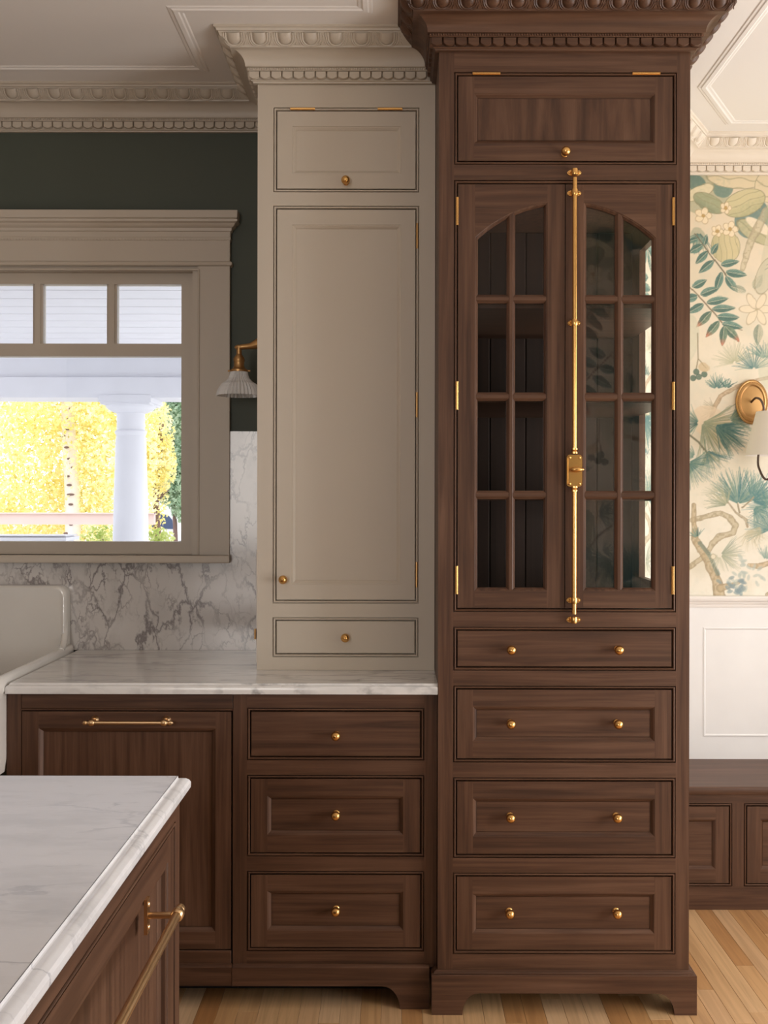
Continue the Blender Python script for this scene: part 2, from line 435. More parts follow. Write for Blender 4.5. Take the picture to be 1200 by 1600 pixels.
# ------------------------------------------------------------------ cornices
PROF = [(0,-.1315),(.012,-.1315),(.013,-.128),(.018,-.126),(.018,-.1245),(.014,-.124),(.014,-.101),(.026,-.100),(.0275,-.0985),(.0275,-.0915),(.033,-.090)]
for i in range(1, 9):                                    # cove
    a = math.pi/2*i/8; PROF.append((.033+.036*(1-math.cos(a)), -.090+.040*math.sin(a)))
PROF += [(.074,-.050),(.075,-.045),(.079,-.0425),(.090,-.034),(.099,-.024),(.103,-.0145),(.107,-.0140),(.109,-.0085),(.114,-.006),(.115,-.0045),(.115,0)]
PITCH = .0692; DP = .0342
def egg_mesh(mat):
    b = MB()
    nv, nu = 9, 10; r = []
    for i in range(nv+1):
        y = .0190-.0375*i/nv
        wv = .0178 if y > .003 else .0178*math.sqrt(max(.0004, 1-((y-.003)/.0216)**2))
        hh = .0110*(1-.25*((y-.002)/.019)**2)*(wv/.0178)**.6
        for k in range(nu+1):
            a = math.pi*k/nu; r.append((wv*math.cos(a), y, hh*math.sin(a)**.9 if 0 < k < nu else 0))
    fs = [(i*(nu+1)+k, i*(nu+1)+k+1, (i+1)*(nu+1)+k+1, (i+1)*(nu+1)+k) for i in range(nv) for k in range(nu)]
    b.add(r, fs)
    for rad, tr in ((.0215,.0027), (.0266,.0020)):       # shell ridges
        pts = [(rad*math.cos(a), max(-.0205, .001+rad*.95*math.sin(a)), .0030) for a in [math.pi+math.pi*q/10 for q in range(11)]]
        pts = [(-rad-.0004, .0185, .0030)]+pts+[(rad+.0004, .0185, .0030)]
        b.tube(pts, tr, 5)
    u = PITCH/2                                           # dart and its leaves
    b.add([(u-.0036,.010,0),(u,.0185,.0015),(u+.0036,.010,0),(u,-.0195,.0005),(u,.006,.0062)], [(0,4,1),(1,4,2),(2,4,3),(3,4,0)])
    for sgn in (-1, 1):
        for q in range(3):
            b.tube([(u+sgn*.0015,.016-.010*q,.001),(u+sgn*.0052,.008-.010*q,.0030),(u+sgn*.0078,max(-.0195,.000-.010*q),.0008)], .0014, 4)
    return mesh_only(b, 'egg_and_dart', mat)
def dentil_mesh(mat):
    b = MB(); w, h, d = .0160, .0118, .0125
    n = 5; poly = [(-w,h),(-w,-h*.45)]+[(-w+ (2*w)*i/n, -h*.45-h*.55*math.sin(math.pi*i/n)) for i in range(1,n)]+[(w,-h*.45),(w,h)]
    vs = [(x,y,0) for x,y in poly]+[(x*.97,y*.97,d*.8) for x,y in poly]+[(x*.88,y*.88,d) for x,y in poly]
    k = len(poly); fs = [tuple(range(2*k,3*k))]
    for q in range(2): fs += [(q*k+i, q*k+(i+1)%k, (q+1)*k+(i+1)%k, (q+1)*k+i) for i in range(k)]
    b.add(vs, fs); return mesh_only(b, 'dentil', mat, True)
def cornice(path, mat, parent, name='cornice', ends=None, struct_name=None, segs=None):
    b = MB(); b.sweep(path, PROF+[(0,0)], ZC, cap=True, ends=ends)
    if struct_name:
        root = b.build(struct_name, mat, None, smooth=True, angle=25); root['kind'] = 'structure'
    else:
        root = b.build(name, mat, parent, smooth=True, angle=25)
    em, dm = egg_mesh(mat), dentil_mesh(mat)
    pearls = MB()
    for i in range(len(path)-1):
        if segs and i not in segs: continue
        A, B = path[i], path[i+1]; L = math.hypot(B[0]-A[0], B[1]-A[1]); t = ((B[0]-A[0])/L, (B[1]-A[1])/L); n = (t[1], -t[0])
        mA, mB = miter(path, i, ends), miter(path, i+1, ends)
        def span(out): return mA[0]*t[0]*out+mA[1]*t[1]*out, L+(mB[0]*t[0]+mB[1]*t[1])*out
        s0, s1 = span(.099); s0 += .003; s1 -= .010; cnt = max(1, int(round((s1-s0-.01)/PITCH))); sp = (s1-s0)/cnt
        T = Vector((t[0],t[1],0)); V = Vector((n[0]*.7071,n[1]*.7071,.7071)); Wv = T.cross(V)
        for k in range(cnt):
            s = s0+sp*(k+.5)
            o = Vector((A[0]+t[0]*s+n[0]*.0885, A[1]+t[1]*s+n[1]*.0885, ZC-.0305))
            M = Matrix(((T[0],V[0],Wv[0],o[0]),(T[1],V[1],Wv[1],o[1]),(T[2],V[2],Wv[2],o[2]),(0,0,0,1)))
            place(em, 'egg_and_dart', M @ Matrix.Diagonal((sp/PITCH,1,1,1)), root)
        s0, s1 = span(.026); s0 += .001; s1 -= .001; cnt = max(1, int(round((s1-s0)/DP))); sp = (s1-s0)/cnt
        V = Vector((0,0,1)); Wv = T.cross(V)
        for k in range(cnt):
            s = s0+sp*(k+.5); o = Vector((A[0]+t[0]*s+n[0]*.0142, A[1]+t[1]*s+n[1]*.0142, ZC-.1125))
            M = Matrix(((T[0],V[0],Wv[0],o[0]),(T[1],V[1],Wv[1],o[1]),(T[2],V[2],Wv[2],o[2]),(0,0,0,1)))
            place(dm, 'dentil', M @ Matrix.Diagonal((sp/DP,1,1,1)), root)
        s0, s1 = span(.028); s = s0+.003
        while s < s1-.002:
            c = (A[0]+t[0]*s+n[0]*.0285, A[1]+t[1]*s+n[1]*.0285, ZC-.095)
            pearls.ball(c, .0033, 6, 4); s += .0072
    if pearls.v:
        p = pearls.build('bead_row', mat, root, smooth=True, recalc=False); p['kind'] = 'stuff'
    return root
# painted cornice of the kitchen wall, left of the tall cupboard
cornice([(-1.75, YW+.014), (XGL-.0005, YW+.014)], GRT, None, struct_name='trim_1', ends=(None, (-1,-1)))
cornice([A0, A1, (2.499, YN)], CRM, None, struct_name='trim_2')

# ------------------------------------------------------------------ cabinet helpers
BEAD = [(0,.0004),(.0004,.008),(.0023,.008),(.0026,.0008),(.0036,-.0006),(.0052,-.0011),(.0066,-.0006),(.0076,.0012),(.0080,.0035),(.0080,.020)]
def bead(o, y, mat, parent):
    x0,x1,z0,z1 = o; b = MB(); b.ring(x0,x1,z0,z1,y,BEAD,(0,1)); return b.build('bead_frame', mat, parent)
MOLD_W = [(0,0),(.0015,.0015),(.0030,.0018),(.0085,.0075),(.0100,.0085),(.0112,.0085)]
MOLD_G = [(0,0),(.001,.0022),(.004,.0022),(.0050,.0030),(.0105,.0065),(.0115,.0085),(.012,.0085)]
def front(name, g, inner, y, mats, parent, mold=MOLD_W, panelmat=None, t=.020):
    """framed front: g = outer rect, inner = rect of the frame's inner edge"""
    x0,x1,z0,z1 = g; a0,a1,c0,c1 = inner; V, H = mats
    b = MB(); e = .0008
    b.box(x0,a0,y,y+t,z0,z1,0); b.box(a1,x1,y,y+t,z0,z1,0)
    b.box(a0,a1,y,y+t,z0,c0,1); b.box(a0,a1,y,y+t,c1,z1,1)
    b.ring(a0,a1,c0,c1,y,mold,(0,1))
    d = b.build(name, [V,H], parent)
    k = mold[-1][0]; pb = MB(); pb.box(a0+k-.001,a1-k+.001,y+mold[-1][1],y+t,c0+k-.001,c1-k+.001)
    pb.build('panel', panelmat or H, d); return d
def slab(name, g, y, mat, parent, t=.020):
    x0,x1,z0,z1 = g; b = MB(); b.cbox(x0,x1,y,y+t,z0,z1,.0012); return b.build(name, mat, parent)
def knob_mesh(mat):
    prof = [(.0092,0),(.0098,.0012),(.0090,.0028),(.0060,.0042),(.0050,.0065),(.0050,.0105),(.0064,.0125)]
    for i in range(1, 10):
        a = math.pi*(.13+.87*i/9); prof.append((max(1e-6,.0134*math.sin(a)), .0255-.0134*math.cos(a)))
    b = MB(); b.lathe(prof, Matrix.Rotation(math.pi/2, 4, 'X'), 20); return mesh_only(b, 'knob', mat)
KN = knob_mesh(BR)
def knob(x, y, z, parent): return place(KN, 'knob', Matrix.Translation((x,y,z)), parent)
def hinge(x, z, L, y, parent, horiz=False, r=.0042, mt=None):
    b = MB(); q = L/2; mt = mt or BR
    if horiz:
        b.tube([(x-q,y,z),(x+q,y,z)], r, 8)
        for k in (-q,-q/3,q/3,q): b.tube([(x+k-.001,y,z),(x+k+.001,y,z)], r*1.12, 8)
    else:
        b.tube([(x,y,z-q),(x,y,z+q)], r, 8)
        for k in (-q,-q/3,q/3,q): b.tube([(x,y,z+k-.001),(x,y,z+k+.001)], r*1.12, 8)
    return b.build('hinge', mt, parent, smooth=True)
def rct(x0, x1, y0, y1, d):
    ym = (y0+y1)/2; xm = (x0+x1)/2
    return (gx(x0,d,ym), gx(x1,d,ym), gz(y1,d,xm), gz(y0,d,xm))
def frame_members(X0, X1, Z0, Z1, ops, y, t, mats, parent, depth_back=None):
    """upright stiles and the rails between openings (one column of openings)"""
    ox0 = sum(o[0] for o in ops)/len(ops); ox1 = sum(o[1] for o in ops)/len(ops)
    MB().box(X0,ox0,y,y+t,Z0,Z1).build('stile', mats[0], parent)
    MB().box(ox1,X1,y,y+t,Z0,Z1).build('stile', mats[0], parent)
    ops = sorted(ops, key=lambda o: -o[3]); top = Z1
    for o in ops:
        MB().box(ox0,ox1,y,y+t,o[3],top).build('rail', mats[1], parent); top = o[2]
    MB().box(ox0,ox1,y,y+t,Z0,top).build('rail', mats[1], parent)
    return ox0, ox1

# ------------------------------------------------------------------ grey-beige tall cupboard standing on the worktop
GC = thing('tall_cupboard', ((XGL+XPL)/2, (YG+YW)/2, ZK), 'tall greige painted cupboard standing on the marble worktop, brass knobs and cornice', 'cupboard')
gz_b = ZK+.0005; gtop = ZC-.1320; XGR = XPL-.0015
ops = [rct(427,655.5,168,300.5,YG), rct(426.5,654.5,321.5,943,YG), rct(426.2,653.8,964.5,1026.8,YG)]
xa = sum(o[0] for o in ops)/3; xb = sum(o[1] for o in ops)/3; ops = [(xa,xb,o[2],o[3]) for o in ops]
frame_members(XGL, XGR, gz_b, gtop, ops, YG, .02, (GR,GR), GC)
b = MB(); b.box(XGL, XGR, YG+.0205, YW-.001, gz_b, gtop); b.build('carcass', GR, GC)
for o in ops: bead(o, YG, [GR,GR], GC)
def inset(o, k=.0117): return (o[0]+k, o[1]-k, o[2]+k, o[3]-k)
gp = []
gflap = front('flap_door', inset(ops[0]), rct(456.5,626.5,197,271.5,YG), YG+.001, (GR,GR), GC, MOLD_G)
gdoor = front('door', inset(ops[1]), rct(456,626,351,913,YG), YG+.001, (GR,GR), GC, MOLD_G)
gdraw = slab('drawer', inset(ops[2]), YG+.001, GR, GC)
knob(gx(540,YG-.025,281), YG+.001, gz(281,YG-.025,540), gflap)
knob(gx(442,YG-.025,906), YG+.001, gz(906,YG-.025,442), gdoor)
knob(gx(539.3,YG-.025,997), YG+.001, gz(997,YG-.025,539), gdraw)
for xc in (473, 609.5): hinge(gx(xc,YG,170), gz(170.3,YG,xc), .072, YG-.0012, gflap, True)
for yc in (368.5, 632.5, 898): hinge(xb-.006, gz(yc,YG,652), .074, YG+.0015, gdoor, r=.0036, mt=BRA)
# side door edge with its own hinge on the left flank
sp_ = MB(); sp_.box(XGL-.004, XGL, YG+.012, YG+.36, gz_b+.02, gz(860,YG,400)); sp_.build('side_door', WHT, GC)
hs = MB(); hs.tube([(XGL-.006,YG+.008,gz(999,YG,400)),(XGL-.006,YG+.008,gz(983,YG,400))], .0035, 8); hs.build('side_hinge', BRA, GC, smooth=True)
cornice([(XGL, YW-.002), (XGL, YG), (XPL-.0006, YG)], GR, GC, ends=(None, (-1,-1)))

# ------------------------------------------------------------------ walnut larder cupboard
PC = thing('larder_cupboard', ((XPL+XPR)/2, (YP+YW)/2, 0), 'tall walnut larder cupboard with arched glass doors, brass bolt and four drawers', 'cupboard')
pz0 = gz(1518, YP, 880); ptop = ZC-.10
P = [rct(710.4,1057,113,257.6,YP), rct(709,1057.5,281.5,956.5,YP), rct(707.8,1056,979.5,1048,YP), rct(707.8,1056,1071.4,1191.7,YP),
     rct(707.5,1055.5,1215,1341,YP), rct(707.5,1055,1363.8,1491,YP)]
xa = sum(o[0] for o in P)/6; xb = sum(o[1] for o in P)/6; P = [(xa,xb,o[2],o[3]) for o in P]
frame_members(XPL, XPR, pz0, ptop, P, YP, .022, (WV,WH), PC)
for o in P: bead(o, YP, [WV,WH], PC)
# carcass: lower box, upper open case
zs0 = P[1][2]-.01; zs1 = P[1][3]+.01
MB().box(XPL,XPR,YP+.0225,YW-.011,pz0,zs0).build('lower_carcass', WV, PC)
MB().box(XPL,XPR,YP+.0225,YW-.011,zs1,ptop).build('upper_carcass', WV, PC)
MB().box(XPL,XPL+.018,YP+.0225,YW-.011,zs0,zs1).build('side_panel', WV, PC)
b = MB(); so0, so1, sz0, sz1 = 3.05, 3.49, 1.175, 2.245     # glazed opening in the right flank
b.box(XPR-.020,XPR,YP+.0225,so0,zs0,zs1); b.box(XPR-.020,XPR,so1,YW-.011,zs0,zs1)
b.box(XPR-.020,XPR,so0,so1,zs0,sz0); b.box(XPR-.020,XPR,so0,so1,sz1,zs1)
sd = b.build('side_panel', WV, PC)

b = MB(); nb = 11; wbd = (XPR-XPL-.038)/nb                  # boarded back
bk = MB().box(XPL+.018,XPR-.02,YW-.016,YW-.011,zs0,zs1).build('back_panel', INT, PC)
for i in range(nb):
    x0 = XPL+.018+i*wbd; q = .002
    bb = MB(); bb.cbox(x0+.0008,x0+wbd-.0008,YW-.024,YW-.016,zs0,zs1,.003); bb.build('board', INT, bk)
for zz in (gz(474,3.0), gz(622,3.0), gz(776,3.02)):
    MB().box(XPL+.0185,XPR-.0205,YP+.05,YW-.0245,zz-.011,zz+.009).build('shelf', WH, PC)
# flap
g0 = inset(P[0]); pf = front('flap_door', g0, rct(741,1023.5,146,224,YP), YP+.001, (WV,WH), PC, MOLD_W, WF)
knob(gx(884.4,YP-.025,237), YP+.001, gz(236,YP-.025,884), pf)
for xc in (760, 1009.5): hinge(gx(xc,YP,115), gz(115,YP,xc), .075, YP-.0012, pf, True)
# drawers
d1 = slab('drawer', inset(P[2]), YP+.001, WH, PC)
dr = [d1, front('drawer', inset(P[3]), rct(739,1023,1104.4,1158.7,YP), YP+.001, (WV,WH), PC),
      front('drawer', inset(P[4]), rct(739,1023,1248,1307.5,YP), YP+.001, (WV,WH), PC),
      front('drawer', inset(P[5]), rct(738.5,1022.5,1396.7,1459,YP), YP+.001, (WV,WH), PC)]
for k, (d, yk) in enumerate(zip(dr, (1016,1132,1278.7,1428.6))):
    yy = YP+.001 if k == 0 else YP+.0095
    for xk in ((799.3,967.7),(798.7,966.5),(798.2,965.2),(797,965))[k]: knob(gx(xk,yy-.025,yk), yy, gz(yk,yy-.025,xk), d)
# arched glass doors
g = inset(P[1]); xc = gx(883, YP, 600); RC = .366; zarc = gz(314.3, YP, 883)
def glass_door(sgn, hx):
    e0 = xc+sgn*.0010; e1 = g[0] if sgn < 0 else g[1]; z0, z1 = g[2], g[3]
    yf = YP+.001; t = .022
    go, gi = (sorted((gx(855,YP,600), gx(742,YP,600))) if sgn < 0 else sorted((gx(912,YP,600), gx(1024.5,YP,600))))
    gb = gz(923.4, YP, 880)
    def arc(x, rr, drop): return zarc-drop-(rr-math.sqrt(rr*rr-(x-xc)**2))
    n = 14
    xs = [go+(gi-go)*i/n for i in range(n+1)]
    b = MB()
    X0, X1 = min(e0,e1), max(e0,e1)
    b.box(X0,go,yf,yf+t,z0,z1,0); b.box(gi,X1,yf,yf+t,z0,z1,0); b.box(go,gi,yf,yf+t,z0,gb,1)
    poly = [(x, arc(x,RC,0)) for x in xs]+[(gi,z1),(go,z1)]
    b.prism(poly, yf, yf+t, 1)
    # moulded lip: outline -> inner outline
    def outline(i, d):
        a0, a1 = go+i, gi-i
        return [(a0,yf+d,gb+i),(a1,yf+d,gb+i)]+[(x,yf+d,arc(x,RC-i,i)) for x in [a1-(a1-a0)*q/n for q in range(n+1)]]
    lip = [outline(0,0), outline(.002,.0018), outline(.0035,.002), outline(.0085,.009), outline(.0085,.018)]
    k = len(lip[0]); bs = len(b.v)
    for L in lip: b.v += L
    for q in range(len(lip)-1):
        for i in range(k):
            j = (i+1) % k; b.f.append([bs+q*k+i, bs+q*k+j, bs+(q+1)*k+j, bs+(q+1)*k+i]); b.m.append(0)
    d = b.build('glass_door', [WV,WH], PC)
    # glazing bars
    gc = (go+gi)/2; hw = .0120
    bars = MB()
    def bar_v(xm, za, zb): bars.prism_x = None
    sec = [(-hw,.018),(-hw,.009),(-.0075+.001,.003),(-.004,.0015),(.004,.0015),(.0065,.003),(hw,.009),(hw,.018)]
    ztop = arc(gc, RC, 0)-.004
    vb = MB(); m_ = len(sec)
    vb.add([(gc+u,yf+w,gb+.003) for u,w in sec]+[(gc+u,yf+w,arc(gc+u,RC,0)-.002) for u,w in sec], [(i,i+1,m_+i+1,m_+i) for i in range(m_-1)])
    vb.build('glazing_bar', WV, d)
    rows = [gz(466.5,YP,880), gz(619.5,YP,880), gz(773.5,YP,880)]
    for zr in rows:
        for (q0, q1) in ((go+.003, gc-.006), (gc+.006, gi-.003)):
            hb = MB(); hb.add([(q0,yf+w,zr+u) for u,w in sec]+[(q1,yf+w,zr+u) for u,w in sec], [(i,i+1,m_+i+1,m_+i) for i in range(m_-1)])
            hb.build('glazing_bar', WH, d)
    # panes
    zs = [gb+.006]+sorted(rows)
    for (q0, q1) in ((go+.006, gc-.009), (gc+.009, gi-.006)):
        for r in range(4):
            za = zs[r]+(.009 if r else 0)
            if r < 3:
                zb = zs[r+1]-.009; pb = MB(); pb.box(q0,q1,yf+.012,yf+.015,za,zb)
            else:
                xx = [q1-(q1-q0)*i/6 for i in range(7)]
                pb = MB(); pb.prism([(q0,za),(q1,za)]+[(x,arc(x,RC-.006,.006)) for x in xx], yf+.012, yf+.015)
            pb.build('pane', GLASS, d)
    for yc in (330.5, 618.5, 906.5): hinge(hx, gz(yc,YP,880), .076, YP+.000, d)
    return d
glass_door(-1, g[0]-.003); gd = glass_door(1, g[1]+.003)
# cremone bolt
CB = thing('cremone_bolt', (gx(897.5,YP,620), YP, EYE), None, None); CB.parent = PC
CB.location = Vector((gx(897.5,YP,620), YP-.004, EYE))-wloc(PC); WL[CB.name] = Vector((gx(897.5,YP,620), YP-.004, EYE))
bx = gx(897.6, YP-.015, 620); ry = YP-.015
MB().tube([(bx,ry,gz(277,ry)),(bx,ry,gz(705,ry))], .0066, 14).build('rod', BR, CB, smooth=True)
MB().tube([(bx,ry,gz(764,ry)),(bx,ry,gz(959,ry))], .0066, 14).build('rod', BR, CB, smooth=True)
def guide(yc, w, yface):
    z = gz(yc, ry); b = MB(); hw = w/2; h = .0088
    pts = []
    for k in range(16):
        a = 2*math.pi*k/16; pts.append((bx+hw*math.copysign(abs(math.cos(a))**.9, math.cos(a)), z+h*math.sin(a)*(1 if abs(math.cos(a)) < .75 else .9)))
    b.prism(pts, yface-.006, yface)
    b.tube([(bx,ry,z-.0085),(bx,ry,z-.0085+.004),(bx,ry,z+.0085-.004),(bx,ry,z+.0085)], [.0085,.0095,.0095,.0085], 16)
    b.box(bx-.008,bx+.008,ry,yface,z-.007,z+.007)
    for s in (-1,1): b.ball((bx+s*hw*.68,yface-.006,z), .0038, 8, 6, sc=(1,.6,1))
    return b.build('guide', BR, CB, smooth=True)
guide(268,.040,YP); guide(299.8,.040,YP+.001); guide(503.5,.036,YP+.001); guide(938,.040,YP+.001); guide(968.5,.040,YP)
def rrect(x0,x1,z0,z1,r,n=5):
    pts = []
    for cx, cz, a0 in ((x1-r,z0+r,-90),(x1-r,z1-r,0),(x0+r,z1-r,90),(x0+r,z0+r,180)):
        for i in range(n+1):
            a = math.radians(a0+90*i/n); pts.append((cx+r*math.cos(a), cz+r*math.sin(a)))
    return pts
l0, l1, lz0, lz1 = bx-.0215, bx+.0215, gz(760,ry), gz(710,ry)
lb = MB(); lb.prism(rrect(l0,l1,lz0,lz1,.009), YP-.016, YP+.001); lb.prism(rrect(l0+.004,l1-.004,lz0+.004,lz1-.004,.007), YP-.020, YP-.016)
lk = lb.build('lock_box', BR, CB)
for sx in (-1,1):
    for zz in (lz0+.008, lz1-.008):
        sb = MB(); sb.ball((bx+sx*.0135,YP-.020,zz), .0040, 8, 6, sc=(1,.55,1)); sb.build('screw', BR, CB, smooth=True)
for zz in (gz(704,ry), gz(763.5,ry)):
    MB().tube([(bx,ry,zz-.0075),(bx,ry,zz-.003),(bx,ry,zz),(bx,ry,zz+.003),(bx,ry,zz+.0075)], [.0095,.0095,.0075,.0095,.0095], 16).build('collar', BR, CB, smooth=True, angle=20)
kb = MB(); kz = gz(733.5, ry)
kb.tube([(bx,YP-.020,kz),(bx,YP-.034,kz)], [.006,.005], 12)
kb.ball((bx+.003,YP-.040,kz), .0175, 16, 10, sc=(1.0,.42,.42)); kb.ball((bx+.019,YP-.040,kz), .004, 8, 6)
kb.build('turn_handle', BR, CB, smooth=True)
# plinth with bracket feet and cap mould
def plinth(x0, x1, yf, ztop, zcut, foot_l, foot_r, parent, rr=.045, back=None, sides=True, t=.02):
    pts = [(x0,0)]
    if foot_l:
        pts.append((x0+foot_l,0)); n = 7
        for i in range(n+1):
            a = math.pi/2*i/n; pts.append((x0+foot_l+rr*(1-math.cos(a)), zcut*math.sin(a)*1.0))
    else: pts = [(x0,zcut)]
    if foot_r:
        n = 7
        for i in range(n,-1,-1):
            a = math.pi/2*i/n; pts.append((x1-foot_r-rr*(1-math.cos(a)), zcut*math.sin(a)))
        pts.append((x1,0))
    else: pts.append((x1,zcut))
    pts += [(x1,ztop),(x0,ztop)]
    cl = [pts[0]]
    for q in pts[1:]:
        if abs(q[0]-cl[-1][0])+abs(q[1]-cl[-1][1]) > 1e-5: cl.append(q)
    b = MB(); b.prism(cl, yf, yf+t)
    return b
pyf = 2.945; pl0, pl1 = gx(674.5,pyf,1550), gx(1089,pyf,1550)
zpt = gz(1526,pyf,880); zpc = gz(1552.5,pyf,880)
b = plinth(pl0, pl1, pyf, zpt, zpc, .085, .062, PC)
pl = b.build('plinth', WH, PC)
for xs_ in (pl0, pl1-.018):
    bb = MB(); bb.box(xs_, xs_+.018, pyf+.0205, pyf+.09, 0, zpt); bb.box(xs_, xs_+.018, pyf+.09, YW-.02, zpc, zpt); bb.box(xs_, xs_+.018, YW-.1, YW-.02, 0, zpc)
    bb.build('plinth_return', WY, PC)
cap = MB(); cap.sweep([(XPL,YB-.002),(XPL,YP),(XPR,YP),(XPR,YW-.02)], [(-.002,0),(.017,0),(.0178,.0015),(.0165,.0035),(.011,.005),(.0100,.009),(.004,.0125),(-.002,.0125)], zpt, cap=True)
cap.build('plinth_cap', WH, PC, smooth=True, angle=30)
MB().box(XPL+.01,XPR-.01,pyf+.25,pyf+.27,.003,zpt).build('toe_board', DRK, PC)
pcor = cornice([(XPL, YG-.0006), (XPL, YP), (XPR, YP), (XPR, YW-.012)], WHC, PC, ends=((-1,-1), None))

# ------------------------------------------------------------------ walnut drawer base unit
XB0 = gx(364, YB, 1300); XBR = XPL-.0015; bz0 = gz(1511,YB,500); bz1 = ZK-.0295
DC = thing('drawer_unit', ((XB0+XBR)/2, (YB+YW)/2, 0), 'walnut base unit of three drawers with brass knobs under the marble worktop', 'cabinet')
D = [rct(385.8,662.8,1106,1188,YB), rct(385.8,662.8,1211,1338.5,YB), rct(385.8,662.8,1361,1486.5,YB)]
frame_members(XB0, XBR, bz0, bz1, D, YB, .022, (WV,WH), DC)
MB().box(XB0,XBR,YB+.0225,YW-.002,bz0,bz1).build('carcass', WV, DC)
for o in D: bead(o, YB, [WV,WH], DC)
dd = [slab('drawer', inset(D[0]), YB+.001, WH, DC),
      front('drawer', inset(D[1]), rct(417.7,630,1244,1304.8,YB), YB+.001, (WV,WH), DC),
      front('drawer', inset(D[2]), rct(417.7,630,1392.6,1454,YB), YB+.001, (WV,WH), DC)]
for k, (d, yk) in enumerate(zip(dd, (1150.3,1275,1425))):
    yy = YB+.001 if k == 0 else YB+.0095
    knob(gx(524.6,yy-.025,yk), yy, gz(yk,yy-.025,524), d)
byf = 2.978; zbt = gz(1513,byf,500); zbc = gz(1541,byf,500)
XB9 = gx(-60, YB, 1300)
b = plinth(XB0, XPL-.0225, byf, zbt, zbc, 0, .082, DC, rr=.05, t=.0135)
b.build('plinth', WH, DC)
cap = MB(); cap.sweep([(XB0+.001,YB),(XBR-.021,YB)], [(.001,0),(.0135,0),(.014,.002),(.009,.006),(.001,.008)], zbt-.0005, cap=True); cap.build('plinth_cap', WH, DC, smooth=True, angle=30)
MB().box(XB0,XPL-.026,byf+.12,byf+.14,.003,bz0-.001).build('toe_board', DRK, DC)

# ------------------------------------------------------------------ panelled appliance unit, left of the drawers
XA0 = gx(10.5, YB, 1300)
AC = thing('panelled_appliance_unit', ((XA0+XB0)/2, (YB+YW)/2, 0), 'walnut base unit with one tall panel door and a horizontal brass bar handle', 'cabinet')
MB().box(XA0,gx(33,YB,1300),YB,YB+.022,bz0,bz1).build('stile', WV, AC)
xs0 = gx(33,YB,1300)+.0008; xs1 = XB0-.0015
MB().cbox(xs0,xs1,YB,YB+.022,gz(1107,YB,200),bz1,.001).build('rail', WH, AC)
MB().cbox(xs0,xs1-.003,YB-.001,YB+.022,bz0+.004,gz(1485,YB,200),.001).build('rail', WH, AC)
mb = MB(); mb.sweep([(xs0,YB),(xs1,YB)], [(.0,-.001),(.003,0),(.003,.003),(0,.005)], gz(1109.5,YB,200), cap=True); mb.build('bead_strip', WH, AC)
ap = front('door', (xs0+.0015,xs1-.004,gz(1482.5,YB,200),gz(1111.8,YB,200)), (gx(60.2,YB,1300),gx(336.7,YB,1300),gz(1456,YB,200),gz(1137.7,YB,200)), YB-.0005, (WV,WH), AC,
           [(0,0),(.0015,.0015),(.003,.002),(.010,.009),(.0115,.010),(.0125,.010)], WV)
MB().box(XA0,XB0-.0005,YB+.0225,YW-.002,bz0,bz1).build('carcass', WV, AC)
b = plinth(gx(0,byf,1540)-.05, XB0-.001, byf+.001, zbt, zbc, 0, 0, AC, t=.0125); b.build('plinth', WH, AC)
cap = MB(); cap.sweep([(XA0,YB),(XB0-.0005,YB)], [(.001,0),(.0135,0),(.014,.002),(.009,.006),(.001,.008)], zbt-.0005, cap=True); cap.build('plinth_cap', WH, AC, smooth=True, angle=30)
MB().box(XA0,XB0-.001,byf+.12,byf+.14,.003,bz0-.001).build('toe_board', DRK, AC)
hy = YB-.036; hz = gz(1129.5, hy, 195); h0, h1 = gx(128,hy,1129), gx(263.5,hy,1129); q0, q1 = gx(142.8,hy,1129), gx(256,hy,1129)
b = MB(); b.tube([(q0,hy,hz),(q1,hy,hz)], .0048, 12)
for xe, s in ((q0,-1),(q1,1)):
    b.tube([(xe-.008,hy,hz),(xe-.005,hy,hz),(xe,hy,hz),(xe+.005,hy,hz),(xe+.008,hy,hz)], [.006,.0085,.0095,.0085,.006], 14)
    b.tube([(xe+s*.008,hy,hz),(xe+s*.012,hy,hz),(xe+s*.016,hy,hz),(xe+s*.022,hy,hz),(xe+s*.026,hy,hz)], [.005,.0045,.0068,.0060,.001], 12)
    b.tube([(xe,hy,hz),(xe,YB-.006,hz+.001)], [.0055,.0055], 12)
    b.tube([(xe,YB-.010,hz+.001),(xe,YB-.004,hz+.001),(xe,YB-.0005,hz+.001)], [.007,.012,.0125], 16)
b.build('bar_handle', BRS, ap, smooth=True, angle=35)

# ------------------------------------------------------------------ marble worktop and splashback
XC0 = -1.088
WT = MB()
yfr = YP+.0002
WT.box(XC0+.012, XPL-.0005, YP+.012, YW-.001, ZK-.029, ZK)
WT.sweep([(XC0+.012,YW-.001),(XC0+.012,YP+.012),(XPL-.001,YP+.012)], [(0,0),(0.002,0),(.0035,-.0045),(.0055,-.0062),(.009,-.0075),(.0112,-.0105),(.012,-.014),(.012,-.029),(0,-.029)], ZK, cap=True)
wt = WT.build('worktop', MCT, None, smooth=True, angle=25)
tag(wt, 'white veined marble worktop with moulded edge beneath the greige cupboard', 'worktop')
BS = MB()
zst = gz(674, YW, 380); cxr = gx(358.5, YW-.012, 640)
BS.box(-1.95, cxr-.02, YW-.001, YW+.0135, ZK+.0005, gz(879,YW,200))
BS.box(cxr-.02, XPL-.002, YW-.001, YW+.0135, ZK+.0005, zst)
bs = BS.build('marble_splashback', MBS)
tag(bs, 'marble splashback with purple grey veins behind the sink and under the window', 'splashback')

